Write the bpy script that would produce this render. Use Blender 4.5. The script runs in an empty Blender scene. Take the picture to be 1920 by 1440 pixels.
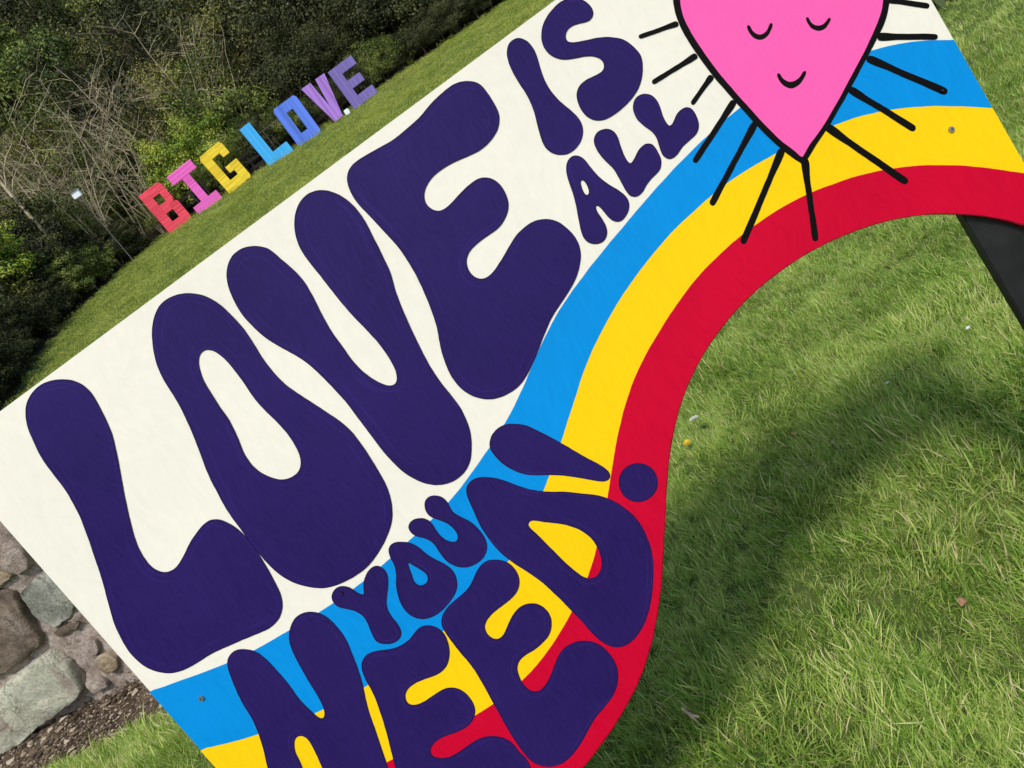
import bpy, bmesh, math, random, json
import numpy as np
from mathutils import Vector, Matrix, noise
from mathutils.geometry import tessellate_polygon

random.seed(7)
rng = np.random.default_rng(11)
scene = bpy.context.scene
COL = scene.collection
rad = math.radians

# ------------------------------------------------------------------ camera, world, sun, exposure
CAM_H, PITCH, ROLL, FPX = 1.35, rad(17.0), rad(35.733), 1490.0
F_ = Vector((0, math.cos(PITCH), -math.sin(PITCH)))
U_ = Vector((0, math.sin(PITCH), math.cos(PITCH)))
R_ = Vector((1, 0, 0))
cd = bpy.data.cameras.new('camera')
cd.sensor_width = 36.0
cd.lens = FPX / 1920.0 * 36.0
cd.clip_start, cd.clip_end = 0.05, 600.0
cam = bpy.data.objects.new('camera', cd)
COL.objects.link(cam)
cr = R_ * math.cos(ROLL) - U_ * math.sin(ROLL)
cu = R_ * math.sin(ROLL) + U_ * math.cos(ROLL)
cam.matrix_world = Matrix((
    (cr.x, cu.x, -F_.x, 0), (cr.y, cu.y, -F_.y, 0), (cr.z, cu.z, -F_.z, CAM_H), (0, 0, 0, 1)))
scene.camera = cam

SUN_EL, SUN_AZ = 52.0, 17.0      # shadows fall away from the camera, a little to the right
world = bpy.data.worlds.new('World')
scene.world = world
world.use_nodes = True
wn = world.node_tree.nodes
bg = wn['Background']
sky = wn.new('ShaderNodeTexSky')
sky.sky_type = 'NISHITA'
sky.sun_disc = False
sky.sun_elevation = rad(SUN_EL)
sky.sun_rotation = rad(180 + SUN_AZ)
sky.air_density, sky.dust_density, sky.ozone_density = 1.0, 1.6, 1.0
world.node_tree.links.new(sky.outputs[0], bg.inputs[0])
bg.inputs[1].default_value = 0.15
sl = bpy.data.lights.new('sun', 'SUN')
sl.energy = 2.45
sl.angle = rad(8.0)
sl.color = (1.0, 0.955, 0.88)
sun = bpy.data.objects.new('sun', sl)
COL.objects.link(sun)
sd = Vector((math.sin(rad(SUN_AZ)) * math.cos(rad(SUN_EL)), math.cos(rad(SUN_AZ)) * math.cos(rad(SUN_EL)), -math.sin(rad(SUN_EL))))
sun.rotation_euler = sd.to_track_quat('-Z', 'Y').to_euler()
sun.location = (-2, -10, 14)
scene.view_settings.view_transform = 'Standard'
scene.view_settings.look = 'None'
scene.view_settings.exposure = 0.27
scene.view_settings.gamma = 1.0
scene.view_settings.use_curve_mapping = False
scene.render.engine = 'CYCLES'
scene.cycles.max_bounces = 6
scene.cycles.transparent_max_bounces = 4

# ------------------------------------------------------------------ helpers
def lin(r, g, b):
    f = lambda c: (c / 255 / 12.92) if c / 255 <= 0.04045 else ((c / 255 + 0.055) / 1.055) ** 2.4
    return (f(r), f(g), f(b), 1.0)

def tag(o, label=None, cat=None, group=None, kind=None):
    if label: o['label'] = label
    if cat: o['category'] = cat
    if group: o['group'] = group
    if kind: o['kind'] = kind
    return o

def link(name, me, parent=None, mats=(), loc=None):
    o = bpy.data.objects.new(name, me)
    COL.objects.link(o)
    if parent is not None: o.parent = parent
    if loc is not None: o.location = loc
    for m in mats:
        if me is not None: me.materials.append(m)
    return o

def empty(name, loc, rz=0.0):
    o = bpy.data.objects.new(name, None)
    o.empty_display_size = 0.2
    COL.objects.link(o)
    o.location = loc
    o.rotation_euler = (0, 0, rz)
    return o

def npmesh(name, verts, loops, nv_per_face, smooth=False, matidx=None):
    """verts (n,3); loops flat ints; nv_per_face int or array"""
    verts = np.asarray(verts, np.float32); loops = np.asarray(loops, np.int32).ravel()
    if np.isscalar(nv_per_face):
        cnt = np.full(len(loops) // nv_per_face, nv_per_face, np.int32)
    else:
        cnt = np.asarray(nv_per_face, np.int32)
    me = bpy.data.meshes.new(name)
    me.vertices.add(len(verts)); me.vertices.foreach_set('co', verts.ravel())
    me.loops.add(len(loops)); me.loops.foreach_set('vertex_index', loops)
    me.polygons.add(len(cnt))
    st = np.concatenate(([0], np.cumsum(cnt)[:-1])).astype(np.int32)
    me.polygons.foreach_set('loop_start', st)
    me.polygons.foreach_set('loop_total', cnt)
    if matidx is not None: me.polygons.foreach_set('material_index', np.asarray(matidx, np.int32))
    me.polygons.foreach_set('use_smooth', np.full(len(cnt), smooth))
    me.update(calc_edges=True)
    me.validate()
    return me

class Mat:
    """small node-graph helper"""
    def __init__(s, name, rough=0.8, spec=0.5):
        s.m = bpy.data.materials.new(name); s.m.use_nodes = True
        s.nt = s.m.node_tree; s.n = s.nt.nodes; s.l = s.nt.links
        s.b = s.n['Principled BSDF']; s.out = s.n['Material Output']
        s.b.inputs['Roughness'].default_value = rough
        s.b.inputs['Specular IOR Level'].default_value = spec
    def node(s, t, **kw):
        n = s.n.new(t)
        for k, v in kw.items(): setattr(n, k, v)
        return n
    def obj(s): return s.node('ShaderNodeTexCoord').outputs['Object']
    def pos(s): return s.node('ShaderNodeNewGeometry').outputs['Position']
    def noise(s, vec, scale, detail=3, rough=0.55, dist=0.0, out=0):
        n = s.node('ShaderNodeTexNoise'); n.inputs['Scale'].default_value = scale
        n.inputs['Detail'].default_value = detail; n.inputs['Roughness'].default_value = rough
        n.inputs['Distortion'].default_value = dist
        if vec is not None: s.l.new(vec, n.inputs['Vector'])
        return n.outputs[out]
    def mapping(s, vec, scale=(1, 1, 1), rot=(0, 0, 0)):
        n = s.node('ShaderNodeMapping'); n.inputs['Scale'].default_value = scale; n.inputs['Rotation'].default_value = rot
        s.l.new(vec, n.inputs['Vector']); return n.outputs[0]
    def ramp(s, fac, stops, interp='LINEAR'):
        n = s.node('ShaderNodeValToRGB'); n.color_ramp.interpolation = interp
        e = n.color_ramp.elements
        while len(e) < len(stops): e.new(0.5)
        for el, (p, c) in zip(e, stops):
            el.position = p; el.color = c if len(c) == 4 else (*c, 1)
        s.l.new(fac, n.inputs[0]); return n.outputs[0]
    def mix(s, fac, a, b, mode='MIX'):
        n = s.node('ShaderNodeMix', data_type='RGBA', blend_type=mode)
        for i, v in ((0, fac), (6, a), (7, b)):
            if hasattr(v, 'is_linked') or hasattr(v, 'links'): s.l.new(v, n.inputs[i])
            else: n.inputs[i].default_value = v
        return n.outputs[2]
    def math(s, op, a, b=0.0):
        n = s.node('ShaderNodeMath', operation=op)
        for i, v in ((0, a), (1, b)):
            if hasattr(v, 'links'): s.l.new(v, n.inputs[i])
            else: n.inputs[i].default_value = v
        return n.outputs[0]
    def attr(s, name, out='Fac'):
        n = s.node('ShaderNodeAttribute'); n.attribute_name = name; return n.outputs[out]
    def color(s, c):
        if hasattr(c, 'links'): s.l.new(c, s.b.inputs['Base Color'])
        else: s.b.inputs['Base Color'].default_value = c
        return s
    def bump(s, h, strength=0.3, dist=0.01):
        n = s.node('ShaderNodeBump'); n.inputs['Strength'].default_value = strength; n.inputs['Distance'].default_value = dist
        s.l.new(h, n.inputs['Height']); s.l.new(n.outputs[0], s.b.inputs['Normal']); return s

def catmull(ring, closed=True, step=2.5):
    P = [np.array(p, float) for p in ring]; n = len(P); out = []
    rngi = range(n) if closed else range(n - 1)
    for i in rngi:
        if closed: p0, p1, p2, p3 = P[i - 1], P[i], P[(i + 1) % n], P[(i + 2) % n]
        else: p0, p1, p2, p3 = P[max(i - 1, 0)], P[i], P[i + 1], P[min(i + 2, n - 1)]
        # centripetal parametrisation keeps the curve from looping
        t0 = 0; t1 = t0 + max(np.linalg.norm(p1 - p0), 1e-3) ** .5; t2 = t1 + max(np.linalg.norm(p2 - p1), 1e-3) ** .5; t3 = t2 + max(np.linalg.norm(p3 - p2), 1e-3) ** .5
        if np.linalg.norm(p1 - p0) < 1e-6: p0 = 2 * p1 - p2; t0, t1, t2, t3 = -1, 0, 1, 2
        if np.linalg.norm(p3 - p2) < 1e-6: p3 = 2 * p2 - p1; t3 = t2 + (t2 - t1)
        k = max(2, int(np.linalg.norm(p2 - p1) / step))
        for j in range(k):
            t = t1 + (t2 - t1) * j / k
            A1 = (t1 - t) / (t1 - t0) * p0 + (t - t0) / (t1 - t0) * p1
            A2 = (t2 - t) / (t2 - t1) * p1 + (t - t1) / (t2 - t1) * p2
            A3 = (t3 - t) / (t3 - t2) * p2 + (t - t2) / (t3 - t2) * p3
            B1 = (t2 - t) / (t2 - t0) * A1 + (t - t0) / (t2 - t0) * A2
            B2 = (t3 - t) / (t3 - t1) * A2 + (t - t1) / (t3 - t1) * A3
            out.append(tuple((t2 - t) / (t2 - t1) * B1 + (t - t1) / (t2 - t1) * B2))
    if not closed: out.append(tuple(P[-1]))
    return out

def soften(pts, closed, it):
    P = np.array(pts, float)
    for _ in range(it):
        if closed: P = (np.roll(P, 1, 0) + 2 * P + np.roll(P, -1, 0)) / 4
        else: P[1:-1] = (P[:-2] + 2 * P[1:-1] + P[2:]) / 4
    return [tuple(p) for p in P]

def smoothstep(a, b, x):
    t = np.clip((x - a) / (b - a), 0, 1); return t * t * (3 - 2 * t)

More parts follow.
